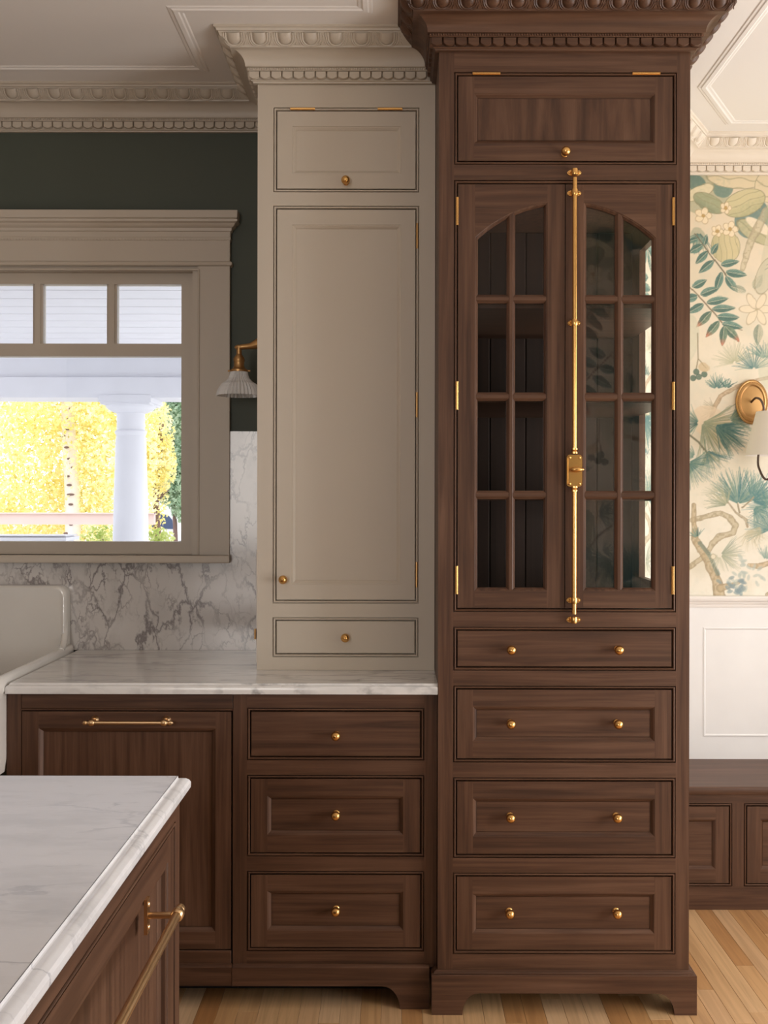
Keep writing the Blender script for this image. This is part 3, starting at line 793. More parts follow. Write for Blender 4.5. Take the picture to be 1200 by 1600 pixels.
# ------------------------------------------------------------------ sink
SK = MB()
sx0, sx1, sy0, sy1, zt = -1.98, XC0-.001, 2.90, YW-.0015, ZK+.022
zr = .026
def rpath(x0,x1,y0,y1,r,n=6):
    pts = []
    for cx, cy, a0 in ((x1-r,y0+r,-90),(x1-r,y1-r,0),(x0+r,y1-r,90),(x0+r,y0+r,180)):
        for i in range(n+1):
            a = math.radians(a0+90*i/n); pts.append((cx+r*math.cos(a), cy+r*math.sin(a)))
    return pts
loops = []
def loop(ins, z, r): return [(x,y,z) for x,y in rpath(sx0+ins,sx1-ins,sy0+ins,sy1-ins,max(.008,r))]
for (ins, z, r) in ((.012,.66,.014),(.006,.70,.014),(.006,zt-.055,.014),(.0,zt-.040,.014),(0,zt-.012,.016),(.004,zt-.003,.014),(.012,zt,.014),(.020,zt-.003,.03),(.027,zt-.012,.03),(.034,zt-.05,.04),(.045,zt-.19,.06),(.075,zt-.215,.08)):
    loops.append(loop(ins, z, r))
k = len(loops[0]); bs_ = 0
for L in loops: SK.v += L
for q in range(len(loops)-1):
    for i in range(k):
        j = (i+1) % k; SK.f.append([q*k+i,q*k+j,(q+1)*k+j,(q+1)*k+i]); SK.m.append(0)
SK.f.append([(len(loops)-1)*k+i for i in range(k)]); SK.m.append(0)
SK.f.append([i for i in range(k-1,-1,-1)]); SK.m.append(0)
sink = thing('sink', ((sx0+sx1)/2, (sy0+sy1)/2, .66), 'white glazed high-backed sink set at the left end of the marble worktop', 'sink')
SK.build('basin', PORC, sink, smooth=True, angle=60)
# high back with rounded corner, flared sides running down to the rim
zb = gz(915, YW-.05, 50); XR = gx(104.5, YW-.04, 960)
bp = MB(); n = 8
poly = [(sx0,zt-.10),(XR,zt-.10)]+[(XR-.032+.032*math.cos(math.pi/2*i/n), zb-.032+.032*math.sin(math.pi/2*i/n)) for i in range(n+1)]+[(sx0,zb)]
# front face concave sheet in front of a solid slab
def inoff(poly, k):
    cx = (sx0+XR)/2; return [(x if x < sx0+.01 else x-k*(1 if x > cx else 0), z-(k if z > zt+.01 else 0)) for x, z in poly]
m_ = len(poly); levels = [(0,YW-.002),(0,YW-.042),(.0025,YW-.051),(.007,YW-.0545),(.012,YW-.053),(.022,YW-.049)]
for kk, yy in levels: bp.v += [(x,yy,z) for x,z in inoff(poly,kk)]
for q in range(len(levels)-1):
    for i in range(m_):
        j = (i+1) % m_; bp.f.append([q*m_+i,q*m_+j,(q+1)*m_+j,(q+1)*m_+i]); bp.m.append(0)
bp.f.append([(len(levels)-1)*m_+i for i in range(m_)]); bp.m.append(0)
# cheek: quarter curve from back's edge down to the side rim
ch = []; 
for i in range(9):
    a = math.pi/2*i/8
    ch.append((YW-.030-.085*(1-math.cos(a)) , zt-.008+.10*(1-math.sin(a))))
rim = [(XR-.012+(sx1-XR)*0, y, z) for y, z in ch]
bp.tube([(XR-.011,YW-.022,zt+.13)]+[(XR-.011+(sx1-.012-XR+.011)*(i/8.0), y, z) for i, (y, z) in enumerate(ch)], [.011]*10, 12)
bp.build('high_back', PORC, sink, smooth=True, angle=50)

# ------------------------------------------------------------------ window over the sink
WN = thing('window_1', ((wx0+wx1)/2, YW, wz0), None, None); WN['kind'] = 'structure'; WN['label'] = 'greige framed kitchen window of one wide pane under a row of small panes'
yc_ = YW-.012
cx0, cx1 = gx(309, yc_, 640), gx(358.5, yc_, 640)
zsil = gz(868, yc_, 300); zfr = gz(415, yc_, 300)
b = MB(); b.box(cx0,cx1,yc_,YW+.013,zsil,zfr); b.ring
b.build('casing', GRT, WN)
for a_, b_ in (((cx0+.003,yc_,zsil),(cx0+.003,yc_,gz(421,yc_,200))), ((2*((wx0+wx1)/2)-cx0-.003,yc_,gz(421,yc_,200)),(cx0+.003,yc_,gz(421,yc_,200)))):
    MB().tube([a_, b_], .0035, 8).build('casing_bead', GRT, WN, smooth=True)
LX = 2*(-1.62)-0  # left casing mirrored about the window's middle
wmid = (wx0+wx1)/2
MB().box(2*wmid-cx1, 2*wmid-cx0, yc_, YW+.013, zsil, zfr).build('casing', GRT, WN)
L0 = 2*wmid-cx1
hd = MB()   # entablature head: astragal, frieze, cornice
zz = lambda y: gz(y, yc_, 200)
hd.box(L0,cx1,yc_,YW+.013,zz(409),zz(372))
hd.build('frieze', GRT, WN)
hd = MB(); pth = [(L0,YW+.013),(L0,yc_),(cx1,yc_),(cx1,YW+.013)]
ztp = gz(327.5, yc_-.03, 200)
H = lambda y, o: gz(y, yc_-o, 200)-ztp
hd.sweep(pth, [(-.002,H(377,0)),(.0005,H(377,0)),(.001,H(375.5,0)),(.003,H(374,0)),(.003,H(371,0)),(.0015,H(370,0)),(.002,H(362,0)),(.006,H(360.5,.006)),(.008,H(356,.008)),(.015,H(353,.015)),(.019,H(350,.02)),(.020,H(348.5,.02)),(.029,H(345,.029)),(.030,H(342,.03)),(.026,H(340.5,.026)),(.029,H(339.5,.029)),(.030,H(328,.03)),(.029,0),(-.002,0)], ztp, cap=True)
hd.build('head_cornice', GRT, WN, smooth=True, angle=30)
nb_ = MB(); xx = -2.5
while xx < cx1-.01:
    nb_.box(xx, xx+.005, yc_-.0045, yc_, zz(375.5), zz(372)); xx += .0105
nbo = nb_.build('head_beading', GRT, WN); nbo['kind'] = 'stuff'
hd = MB(); hd.sweep(pth, [(-.002,-.008),(.003,-.008),(.0075,-.005),(.009,0),(.0075,.005),(.003,.008),(-.002,.008)], gz(412,yc_,200), cap=True)
hd.build('astragal', GRT, WN, smooth=True, angle=30)
st = MB(); xst = gx(357.5,yc_-.03,870); st.sweep([(2*wmid-xst,YW+.01),(2*wmid-xst,YW-.045+.012),(xst-.006,YW-.045+.012),(xst-.006,YW+.01)], [(-.05,-.026),(.004,-.026),(.006,-.022),(.006,-.004),(.004,0),(-.05,0)], gz(867.5,YW-.03,200), cap=True)
st.box(2*wmid-xst, xst-.01, YW-.03, YW+.013, gz(867.5,YW-.03,200)-.026, gz(867.5,YW-.03,200))
st.build('sill', GRT, WN)
# jamb liner and sash
jx = gx(302.5, YW+.02, 640); ys = YW+.032
b = MB()
b.box(jx,cx0+.002,YW-.004,YW+.2,wz0,wz1); b.box(2*wmid-cx0-.002,2*wmid-jx,YW-.004,YW+.2,wz0,wz1)
b.box(2*wmid-jx,jx,YW-.004,YW+.2,gz(425,YW+.01,200),wz1+.004); b.box(2*wmid-jx,jx,YW+.014,YW+.2,wz0-.002,gz(864,YW+.05,200))
b.build('jamb', GRT, WN)
yg_ = ys+.022
px1 = gx(285.2, yg_, 640); ztop_p = gz(446, yg_, 230); ztr0 = gz(538.5, yg_, 230); zlo1 = gz(558, yg_, 230); zlo0 = gz(846, yg_, 230)
sx_l = 2*wmid-jx
b = MB(); V0 = [(0,0),(.0,.002)]
b.box(px1,jx,ys,ys+.04,zlo0-.05,wz1); b.box(sx_l,2*wmid-px1,ys,ys+.04,zlo0-.05,wz1)
b.box(2*wmid-px1,px1,ys,ys+.04,ztop_p,wz1); b.box(2*wmid-px1,px1,ys,ys+.04,ztr0,zlo1); b.box(2*wmid-px1,px1,ys,ys+.04,zlo0-.05,zlo0)
sash = b.build('sash', GRT, WN)
pitch = (gx(169,yg_,490)-gx(54,yg_,490)); mw = gx(185,yg_,490)-gx(169,yg_,490)
xm = gx(177, yg_, 490); bars = []
while xm > 2*wmid-px1+.05:
    q = MB(); q.add([], []); q.box(xm-mw*.28,xm+mw*.28,ys,ys+.04,ztr0,ztop_p); q.box(xm-mw/2,xm+mw/2,ys+.006,ys+.034,ztr0,ztop_p); q.build('glazing_bar', GRT, sash)
    bars.append(xm); xm -= pitch
edges = [px1+mw/2]+bars+[2*wmid-px1-mw/2]
for i in range(len(edges)-1):
    if edges[i]-edges[i+1] < mw*1.3: continue
    MB().box(edges[i+1]+mw/2-.002, edges[i]-mw/2+.002, ys+.018, ys+.022, ztr0-.002, ztop_p+.002).build('pane', GLASS, sash)
MB().box(2*wmid-px1-.002, px1+.002, ys+.018, ys+.022, zlo0-.002, zlo1+.002).build('pane', GLASS, sash)

# ------------------------------------------------------------------ wall lamp on the cupboard's flank
SY = 3.44; lx = gx(373.5, SY, 590)
SC = thing('wall_lamp', (XGL, SY, gz(540,SY,390)), 'brass wall lamp with a clear ribbed glass shade beside the greige cupboard', 'lamp')
zA = gz(541, SY, 385)
def lat(prof, seg, mat, name, parent, rib=None, x=lx, y=SY):
    b = MB(); b.lathe([(r, z) for r, z in prof], Matrix.Translation((x,y,0)), seg, rib=rib); return b.build(name, mat, parent, smooth=True, angle=50)
Z = lambda y: gz(y, SY, 373)
b = MB(); b.tube([(XGL-.005,SY,zA+.008),(XGL-.03,SY,zA+.008),(XGL-.055,SY,zA),(lx+.01,SY,zA-.002),(lx-.006,SY,zA-.004),(lx-.012,SY,zA-.006)], [.019,.018,.010,.0085,.0085,.005], 12)
b.tube([(lx,SY,zA),(lx,SY,Z(556))], .0085, 12); b.ball((lx-.010,SY,zA-.003), .005, 8, 6)
b.build('arm', BRA, SC, smooth=True)
MB().lathe([(.028,0),(.030,.002),(.024,.005),(.010,.007)], Matrix.Translation((XGL-.0002,SY,zA+.008)) @ Matrix.Rotation(-math.pi/2,4,'Y'), 20).build('wall_plate', BRA, SC, smooth=True)
lat([(.008,Z(553)),(.012,Z(556)),(.018,Z(560)),(.0185,Z(564)),(.0165,Z(566)),(.0165,Z(572)),(.021,Z(576)),(.029,Z(578)),(.029,Z(581)),(.024,Z(581.5))], 24, BRA, 'socket_cup', SC)
sh = [(.028,Z(579.5)),(.030,Z(586)),(.034,Z(591)),(.043,Z(596)),(.056,Z(600)),(.065,Z(606)),(.071,Z(612)),(.0745,Z(618.5))]
sh2 = [(r-.0025,z) for r,z in reversed(sh)]
b = MB(); b.lathe(sh+sh2, Matrix.Translation((lx,SY,0)), 72, rib=-.07)
b.f = [f for f in b.f if len(f) == 4]; b.m = b.m[:len(b.f)]
b.build('glass_shade', RIBG, SC)
for s in (-1,1): MB().tube([(lx+s*.026,SY,Z(579.5)),(lx+s*.036,SY,Z(579.5))], [.002,.0035], 8).build('thumb_screw', BRA, SC, smooth=True)
lat([(.001,Z(583)),(.010,Z(586)),(.013,Z(594)),(.009,Z(604)),(.001,Z(608))], 14, SHADE, 'bulb', SC)

# ------------------------------------------------------------------ island
XI = -.398
IC = thing('island_cabinet', (-1.0, 1.2, 0), 'walnut island cabinet at lower left, its panelled flank carrying a long brass pull', 'cabinet')
yi0, yi1 = .45, 1.962; izt = ZK-.0290
# flank members (plane x = XI facing +x)
od0, od1 = .75, 1.9265        # opening along y
oz1, oz0 = .8475, .13
MB().box(XI-.022,XI,od1,yi1,0.1,izt).build('stile', WV, IC)
MB().box(XI-.022,XI,yi0,od0,0.1,izt).build('stile', WV, IC)
MB().box(XI-.022,XI,od0,od1,oz1,izt).build('rail', WY, IC)
MB().box(XI-.022,XI,od0,od1,0.1,oz0).build('rail', WY, IC)
MB().box(-1.6,XI-.0225,yi0,yi1-.0225,.1,izt).build('carcass', WV, IC)
MB().box(-1.6,XI-.0225,yi1-.022,yi1,.1,izt).build('end_panel', WV, IC)
MB().box(-1.58,XI-.05,yi0+.05,yi1-.05,.001,.1).build('toe_board', DRK, IC)
def to_flank(mb):          # mesh built facing -y becomes one facing +x, local x -> y
    mb.v = [(XI-(y), x, z) for x, y, z in mb.v]; return mb
b = MB(); b.ring(od0,od1,oz0,oz1,0,BEAD,(0,1)); to_flank(b).build('bead_frame', [WV,WY], IC)
k = .0105; gI = (od0+k,od1-k,oz0+k,oz1-k); iI = (od0+.07, 1.868, oz0+.07, .793)
b = MB(); x0,x1,z0,z1 = gI; a0,a1,c0,c1 = iI; y = .0008; t = .02
b.box(x0,a0,y,y+t,z0,z1,0); b.box(a1,x1,y,y+t,z0,z1,0); b.box(a0,a1,y,y+t,z0,c0,1); b.box(a0,a1,y,y+t,c1,z1,1)
ML = [(0,0),(.002,.002),(.010,.003),(.013,.009),(.022,.012),(.026,.014),(.028,.014)]
b.ring(a0,a1,c0,c1,y,ML,(0,1)); idr = to_flank(b).build('door', [WV,WY], IC)
b = MB(); b.box(a0+.027,a1-.027,y+.014,y+t,c0+.027,c1-.027); to_flank(b).build('panel', WV, idr)
hz_ = .767; hx = XI+.050; hyA, hyB = 1.70, 1.10
b = MB(); b.tube([(hx,hyB,hz_),(hx,hyA+.004,hz_)], .0072, 20)
for hy_ in (hyA, hyB):
    s = 1 if hy_ == hyA else -1
    b.tube([(hx,hy_-.010,hz_),(hx,hy_-.006,hz_),(hx,hy_+.006,hz_),(hx,hy_+.010,hz_)], [.0080,.0105,.0105,.0080], 18)
    b.tube([(hx,hy_+s*.008,hz_),(hx,hy_+s*.015,hz_),(hx,hy_+s*.017,hz_),(hx,hy_+s*.025,hz_),(hx,hy_+s*.027,hz_)], [.0055,.0055,.0078,.0078,.004], 16)
    b.tube([(XI-.001,hy_,hz_-.002),(hx,hy_,hz_-.001)], [.0050,.0055], 12)
    b.box(XI-.0015,XI+.004,hy_-.0085,hy_+.0085,hz_-.030,hz_+.026)
    for q in (-.020,.016): b.ball((XI+.004,hy_,hz_+q), .0045, 10, 6, sc=(.6,1,1))
b.build('bar_pull', BRS, idr, smooth=True, angle=35)
IT = MB(); xi = -.4055; yi = 1.985
IT.box(-1.66, xi-.0, .38, yi, ZK-.028, ZK)
IT.sweep([(-1.66,yi),(xi,yi),(xi,.38)][::-1], [(0,0),(0,-.0)], ZK) if False else None
pI = [(xi,.38),(xi,yi),(-1.66,yi)]
IT.sweep(pI, [(-.001,0),(0,0),(.0006,-.0048),(.0022,-.0060),(.0065,-.0060),(.0125,-.0078),(.0175,-.0115),(.0203,-.0165),(.0205,-.0205),(.0200,-.0265),(.0185,-.028),(-.001,-.028)], ZK, cap=True)
it = IT.build('island_worktop', MIS, None, smooth=True, angle=22)
tag(it, 'pale marble island worktop with a stepped rounded edge at lower left', 'worktop')

# ------------------------------------------------------------------ printed wallpaper
class Canvas:
    def __init__(s, x0, x1, y0, y1, bg0, bg1):
        s.x0, s.y0 = x0, y0; s.w, s.h = int(x1-x0)+1, int(y1-y0)+1
        yy, xx = np.mgrid[0:s.h, 0:s.w].astype(float); s.X = xx+x0; s.Y = yy+y0
        t = ((s.Y-y0)/(y1-y0))[..., None]; s.a = np.array(bg0)*(1-t)+np.array(bg1)*t
        rs = np.random.RandomState(5)
        def sm(c, k):
            g = rs.rand(s.h//k+3, s.w//k+3); iy = s.Y-y0; ix = s.X-x0
            fy, fx = iy/k, ix/k; a, b_ = fy.astype(int), fx.astype(int); u, v = fy-a, fx-b_
            u = u*u*(3-2*u); v = v*v*(3-2*v)
            return (g[a,b_]*(1-u)*(1-v)+g[a+1,b_]*u*(1-v)+g[a,b_+1]*(1-u)*v+g[a+1,b_+1]*u*v)
        s.n1, s.n2, s.n3 = sm(0, 34), sm(0, 9), sm(0, 3)
        s.mix((s.n1 > .0)*np.clip(s.n1-.45,0,1)*.8, (205,196,170)); s.mix(np.clip(s.n2-.6,0,1)*.5, (200,202,188))
    def mix(s, m, c):
        m = np.clip(m, 0, 1)[..., None]; s.a = s.a*(1-m)+np.array(c, float)*m
    def sub(s, x, y, r):
        a0, a1 = max(0,int(y-r-s.y0)), min(s.h,int(y+r-s.y0)+2); b0, b1 = max(0,int(x-r-s.x0)), min(s.w,int(x+r-s.x0)+2)
        return (slice(a0,a1), slice(b0,b1)) if a1 > a0 and b1 > b0 else None
    def blend(s, sl, m, c):
        m = np.clip(m, 0, 1)[..., None]; s.a[sl] = s.a[sl]*(1-m)+np.array(c, float)*m
    def ell(s, x, y, rx, ry, ang, col, al=1, edge=None, soft=1.2, veins=0, dark=None):
        sl = s.sub(x, y, max(rx,ry)+4)
        if not sl: return
        c, n = math.cos(ang), math.sin(ang); u = (s.X[sl]-x)*c+(s.Y[sl]-y)*n; v = -(s.X[sl]-x)*n+(s.Y[sl]-y)*c
        d = np.sqrt((u/rx)**2+(v/ry)**2); m = np.clip((1-d)*min(rx,ry)/soft+.5, 0, 1)
        s.blend(sl, m*al*(.82+.3*s.n3[sl]), col)
        if dark: s.blend(sl, m*np.clip((v/ry)*.9+.1,0,1)*.6*al, dark)
        if veins:
            w = np.abs(np.sin((v/ry)*veins*math.pi/2+.4*np.sin(u/6)))
            s.blend(sl, m*np.clip(1-w*3.2,0,1)*.55, edge or (120,120,100))
        if edge: s.blend(sl, np.clip(1-np.abs(1-d)*min(rx,ry)/.9,0,1)*.75, edge)
    def leaf(s, x, y, ang, L, w, col, dark=(48,78,74), tip=None, al=.95):
        cx, cy = x+math.cos(ang)*L/2, y+math.sin(ang)*L/2; sl = s.sub(cx, cy, L/2+4)
        if not sl: return
        c, n = math.cos(ang), math.sin(ang); u = ((s.X[sl]-x)*c+(s.Y[sl]-y)*n)/L; v = -(s.X[sl]-x)*n+(s.Y[sl]-y)*c
        prof = w*np.sin(np.clip(u,0,1)**.8*math.pi)**.85
        m = np.clip(prof-np.abs(v)+.4, 0, 1)*((u > 0)&(u < 1))
        s.blend(sl, m*al, col)
        s.blend(sl, m*np.clip(.9-np.abs(np.abs(v)-prof*.35),0,1)*.35*al, dark)
        s.blend(sl, m*((v > 0)*.45)*al*(.5+s.n3[sl]), dark)
        s.blend(sl, m*np.clip(1-np.abs(v)/.8,0,1)*.8, (205,196,170))
        s.blend(sl, m*(np.abs(np.sin(u*L*.9-np.abs(v)*.7)) < .25)*.25*al, dark)
        if tip: s.blend(sl, m*np.clip((u-.62)*4,0,1)*.75, tip)
    def line(s, pts, w, col, al=1, tex=0):
        xs = [q[0] for q in pts]; ys = [q[1] for q in pts]; mw = max([q[2] if len(q) > 2 else w for q in pts])
        a0, a1 = max(0,int(min(ys)-mw-s.y0)), min(s.h,int(max(ys)+mw-s.y0)+2); b0, b1 = max(0,int(min(xs)-mw-s.x0)), min(s.w,int(max(xs)+mw-s.x0)+2)
        if a1 <= a0 or b1 <= b0: return
        sl = (slice(a0,a1), slice(b0,b1)); best = np.full(s.X[sl].shape, -9.0); rel = np.full(s.X[sl].shape, 9.0)
        for i in range(len(pts)-1):
            (x0,y0),(x1,y1) = pts[i][:2], pts[i+1][:2]; w0 = pts[i][2] if len(pts[i]) > 2 else w; w1 = pts[i+1][2] if len(pts[i+1]) > 2 else w
            L2 = (x1-x0)**2+(y1-y0)**2+1e-9
            t = np.clip(((s.X[sl]-x0)*(x1-x0)+(s.Y[sl]-y0)*(y1-y0))/L2,0,1)
            d = np.hypot(s.X[sl]-x0-t*(x1-x0), s.Y[sl]-y0-t*(y1-y0)); ww = w0+(w1-w0)*t
            if tex: ww = ww*(.8+.4*s.n2[sl])
            best = np.maximum(best, ww/2-d); rel = np.minimum(rel, d/ww*2)
        m = np.clip(best+.5,0,1)*min(1,mw)
        s.blend(sl, m*al*(1 if not tex else (.7+.45*s.n3[sl])), col)
        if tex:
            s.blend(sl, m*al*np.clip(rel-.45,0,1)*.8, (120,106,84)); s.blend(sl, m*al*(s.n3[sl] > .62)*.35, (140,124,98))
    def tuft(s, x, y, a0, a1, L, n, col, dark=None, al=.8, rs=None):
        rs = rs or np.random.RandomState(int(x*7+y))
        for i in range(n):
            a = math.radians(a0+(a1-a0)*(i+rs.rand())/n); l = L*(.65+.4*rs.rand()); k = (rs.rand()-.5)*.35
            p = [(x+math.cos(a)*3, y+math.sin(a)*3), (x+math.cos(a+k*.4)*l*.55, y+math.sin(a+k*.4)*l*.55), (x+math.cos(a+k)*l, y+math.sin(a+k)*l)]
            s.line([(p[0][0],p[0][1],1.0),(p[1][0],p[1][1],1.15),(p[2][0],p[2][1],.5)], 1, dark if (dark is not None and rs.rand() < .45) else col, al)
CR0, CR1 = (226,208,180), (232,226,212)
cv = Canvas(1062, 1400, 268, 936, CR0, CR1)
TE, GRNP, DK, PT, PTE = (104,138,126), (146,152,122), (56,88,86), (222,206,172), (138,132,102)
def paint(cv, ox=0, oy=0):
    E = lambda x,y,rx,ry,a,c,**k: cv.ell(x+ox,y+oy,rx,ry,math.radians(a),c,**k)
    Lf = lambda x,y,a,L,w,c=TE,**k: cv.leaf(x+ox,y+oy,math.radians(a),L,w,c,**k)
    Ln = lambda pts,w,c,**k: cv.line([(q[0]+ox,q[1]+oy)+tuple(q[2:]) for q in pts],w,c,**k)
    T = lambda x,y,a0,a1,L,n,c,**k: cv.tuft(x+ox,y+oy,a0,a1,L,n,c,**k)
    # crowded orchid heads near the ceiling
    E(1100,300,40,34,0,(166,168,138),al=.7); E(1175,340,26,32,20,(92,124,120),al=.85); E(1130,292,16,16,0,(96,128,120),al=.8); E(1088,285,16,12,30,(82,116,110),al=.8)
    E(1148,278,44,15,5,PT,edge=PTE,veins=2); E(1092,300,26,10,-25,(226,214,180),edge=PTE); E(1204,290,24,26,20,PT,edge=PTE,veins=3)
    E(1108,316,26,13,28,(158,164,130),edge=PTE,veins=3,dark=(120,134,112)); E(1163,316,34,20,-22,(206,196,152),edge=PTE,veins=4,dark=(160,160,120))
    E(1182,362,34,14,30,(186,180,142),edge=PTE,veins=2); E(1186,352,24,8,32,(236,222,196)); E(1134,384,26,22,84,(208,194,150),edge=PTE,veins=5,dark=(170,164,124))
    Ln([(1196,330,14),(1172,380,12),(1160,420,9)],12,(198,186,154),al=.8,tex=1); Ln([(1215,330,16),(1196,400,12),(1188,450,8)],12,(208,198,170),al=.7)
    for fx, fy, r in ((1099,336,13),(1141,357,12),(1134,324,9),(1121,360,9)):
        for q in range(5): E(fx+r*.55*math.cos(q*1.256),fy+r*.55*math.sin(q*1.256),r*.5,r*.4,q*72,(238,220,188),edge=(176,152,112))
        E(fx,fy,3,3,0,(186,152,96))
    E(1092,372,18,12,70,(150,156,132),al=.6); T(1092,362,40,150,36,26,TE,dark=DK,al=.6)
    # leafy sprays
    Ln([(1086,364,1.6),(1108,394,1.8),(1134,428,2.2),(1146,446,1.2)],2,(104,98,80))
    for x,y,a,L in ((1100,382,-75,18),(1112,396,-60,20),(1126,413,-12,30),(1134,424,8,34),(1134,430,55,32),(1128,424,108,34),(1116,406,140,32),(1106,392,135,28),(1098,382,150,24),(1090,372,160,16)):
        Lf(x,y,a,L,6.2 if L > 22 else 4.6)
    Ln([(1076,446,1.6),(1100,470,2),(1131,506,2),(1160,515,1)],2,(120,106,84))
    for x,y,a,L,tp in ((1082,448,-28,26,None),(1094,460,-22,32,None),(1104,472,-12,36,None),(1112,482,-3,38,None),(1120,494,2,36,None),(1128,504,12,34,None),(1133,508,48,34,(214,120,92)),
                    (1132,508,96,32,(214,120,92)),(1124,500,128,34,(214,120,92)),(1112,486,135,34,(214,120,92)),(1100,474,150,30,None),(1090,462,165,24,None)):
        Lf(x,y,a,L,6.4,TE if tp is None else (112,134,112),tip=tp)
    for q in range(6): E(1182+14*math.cos(q*1.05),482+14*math.sin(q*1.05),13,6,q*60,(230,214,186),edge=(170,152,120))
    Lf(1178,450,-60,26,7,(168,168,140),al=.6); Lf(1186,505,95,34,8,(168,168,140),al=.6); Lf(1166,455,200,26,6,(176,176,150),al=.5)
    E(1196,430,14,30,20,(196,190,164),edge=(150,140,112),al=.7); E(1072,530,20,40,10,(196,196,170),al=.5)
    # berries
    Ln([(1090,520),(1091,560),(1086,584)],1.6,(140,128,100)); Ln([(1091,560),(1104,574)],1.4,(140,128,100))
    for x,y in ((1083,590),(1092,588),(1101,584),(1088,580)): E(x,y,4.5,4.5,0,(96,116,100),edge=(60,80,72))
    E(1100,573,9,7,20,(196,170,130),al=.7)
    # pines
    T(1148,566,170,350,36,46,(170,170,138),al=.5); T(1178,575,180,350,36,40,(128,150,136),dark=(72,112,116),al=.7); T(1196,560,200,340,34,30,TE,dark=(72,112,116))
    Ln([(1112,648,7),(1118,632,8),(1126,618,7),(1146,606,6),(1178,594,5),(1206,588,5)],6,(186,158,126),al=.85,tex=1)
    T(1120,606,190,350,24,30,(110,138,124),dark=(64,102,104)); T(1136,606,220,330,18,16,TE,dark=DK); T(1116,640,100,260,22,18,(150,140,110),al=.6)
    E(1112,660,34,24,30,(228,206,176),al=.8)
    T(1098,660,-30,95,74,90,(160,160,126),dark=(122,140,120),al=.7); T(1118,664,-10,75,56,90,(98,134,126),dark=(60,104,108),al=.75); T(1140,655,-60,30,42,50,(132,146,120),dark=(84,118,114),al=.7)
    T(1092,660,120,250,30,30,TE,dark=DK,al=.7); Ln([(1074,676,3),(1092,690,3),(1104,706,3),(1116,718,2)],3,(120,120,98)); T(1104,704,10,110,44,44,(132,142,116),dark=(74,114,116),al=.7)
    T(1076,722,-30,100,44,60,(110,140,122),dark=(70,110,112),al=.75); T(1086,712,150,260,20,16,TE,al=.7)
    E(1130,760,60,40,0,(226,214,190),al=.35)
    T(1154,786,205,345,56,110,(120,146,130),dark=(72,116,120),al=.75); T(1136,788,170,290,36,46,(170,168,136),dark=(128,140,118),al=.6); T(1176,782,250,385,48,80,(104,140,132),dark=(70,116,122),al=.7)
    T(1120,770,160,300,24,24,(176,176,150),al=.4); T(1200,790,150,330,40,60,TE,dark=(70,116,122),al=.6)
    T(1178,792,-10,90,34,50,TE,dark=(70,116,122),al=.7)
    Ln([(1138,784,2),(1150,800,3),(1166,812,5),(1168,822,4)],3,(172,158,132),tex=1); Ln([(1153,786,2.4),(1156,800,3)],2.4,(150,138,112)); Ln([(1178,776,2),(1160,792,2.4)],2,(150,138,112))
    Ln([(1082,812,8),(1104,806,8),(1126,801,9),(1140,808,10),(1150,820,10),(1146,832,9),(1124,838,10),(1112,850,9),(1104,866,9),(1080,884,8),(1066,892,8)],9,(190,176,146),al=.95,tex=1)
    T(1204,826,150,260,42,50,(130,152,140),dark=(70,116,122),al=.75); T(1172,826,20,140,34,40,(196,186,156),al=.5); T(1190,822,90,170,28,24,(170,166,138),al=.5)
    Ln([(1084,788,8),(1085,820,9),(1086,842,12),(1100,862,15),(1112,888,16),(1122,912,16),(1126,934,18)],14,(186,166,132),al=.95,tex=1)
    Ln([(1094,848,6),(1110,868,7),(1122,896,6)],6,(92,118,112),al=.55); T(1090,840,200,300,18,16,TE,dark=DK,al=.7)
    Ln([(1126,918,12),(1140,914,8),(1154,910,4)],8,(186,166,132),al=.9,tex=1); T(1126,866,-60,60,38,50,(176,178,150),dark=(140,150,132),al=.55); T(1124,868,60,200,26,24,(186,186,160),al=.45)
    E(1115,869,4,4,0,(224,214,190),edge=(160,150,120))
    Ln([(1170,882,5),(1186,884,8),(1210,876,6)],7,(196,172,136),al=.9,tex=1)
    rs = np.random.RandomState(3)
    for q in range(26): E(1168+rs.randn()*14,898+rs.randn()*12,5,2.4,rs.rand()*180,(172,184,176),al=.6)
    for q in range(22): E(1150+rs.randn()*9,916+rs.randn()*8,5,2.6,rs.rand()*180,(124,144,150),al=.7)
    T(1196,874,230,330,26,24,(128,152,144),al=.6)
paint(cv); paint(cv, 134, 37)
cv.mix(np.clip(cv.n3-.5,0,1)*.35, (214,204,182)); cv.a = cv.a*.9+np.array((222,210,188))*.1
def s2l(a):
    a = np.clip(a/255.0, 0, 1); return np.where(a <= .04045, a/12.92, ((a+.055)/1.055)**2.4)
m, nt, p = newmat('printed_wallpaper'); WP = m
at = N(nt, 'ShaderNodeVertexColor'); at.layer_name = 'print'; nt.links.new(at.outputs['Color'], p.inputs['Base Color'])
p.inputs['Roughness'].default_value = .75; p.inputs['Specular IOR Level'].default_value = .2
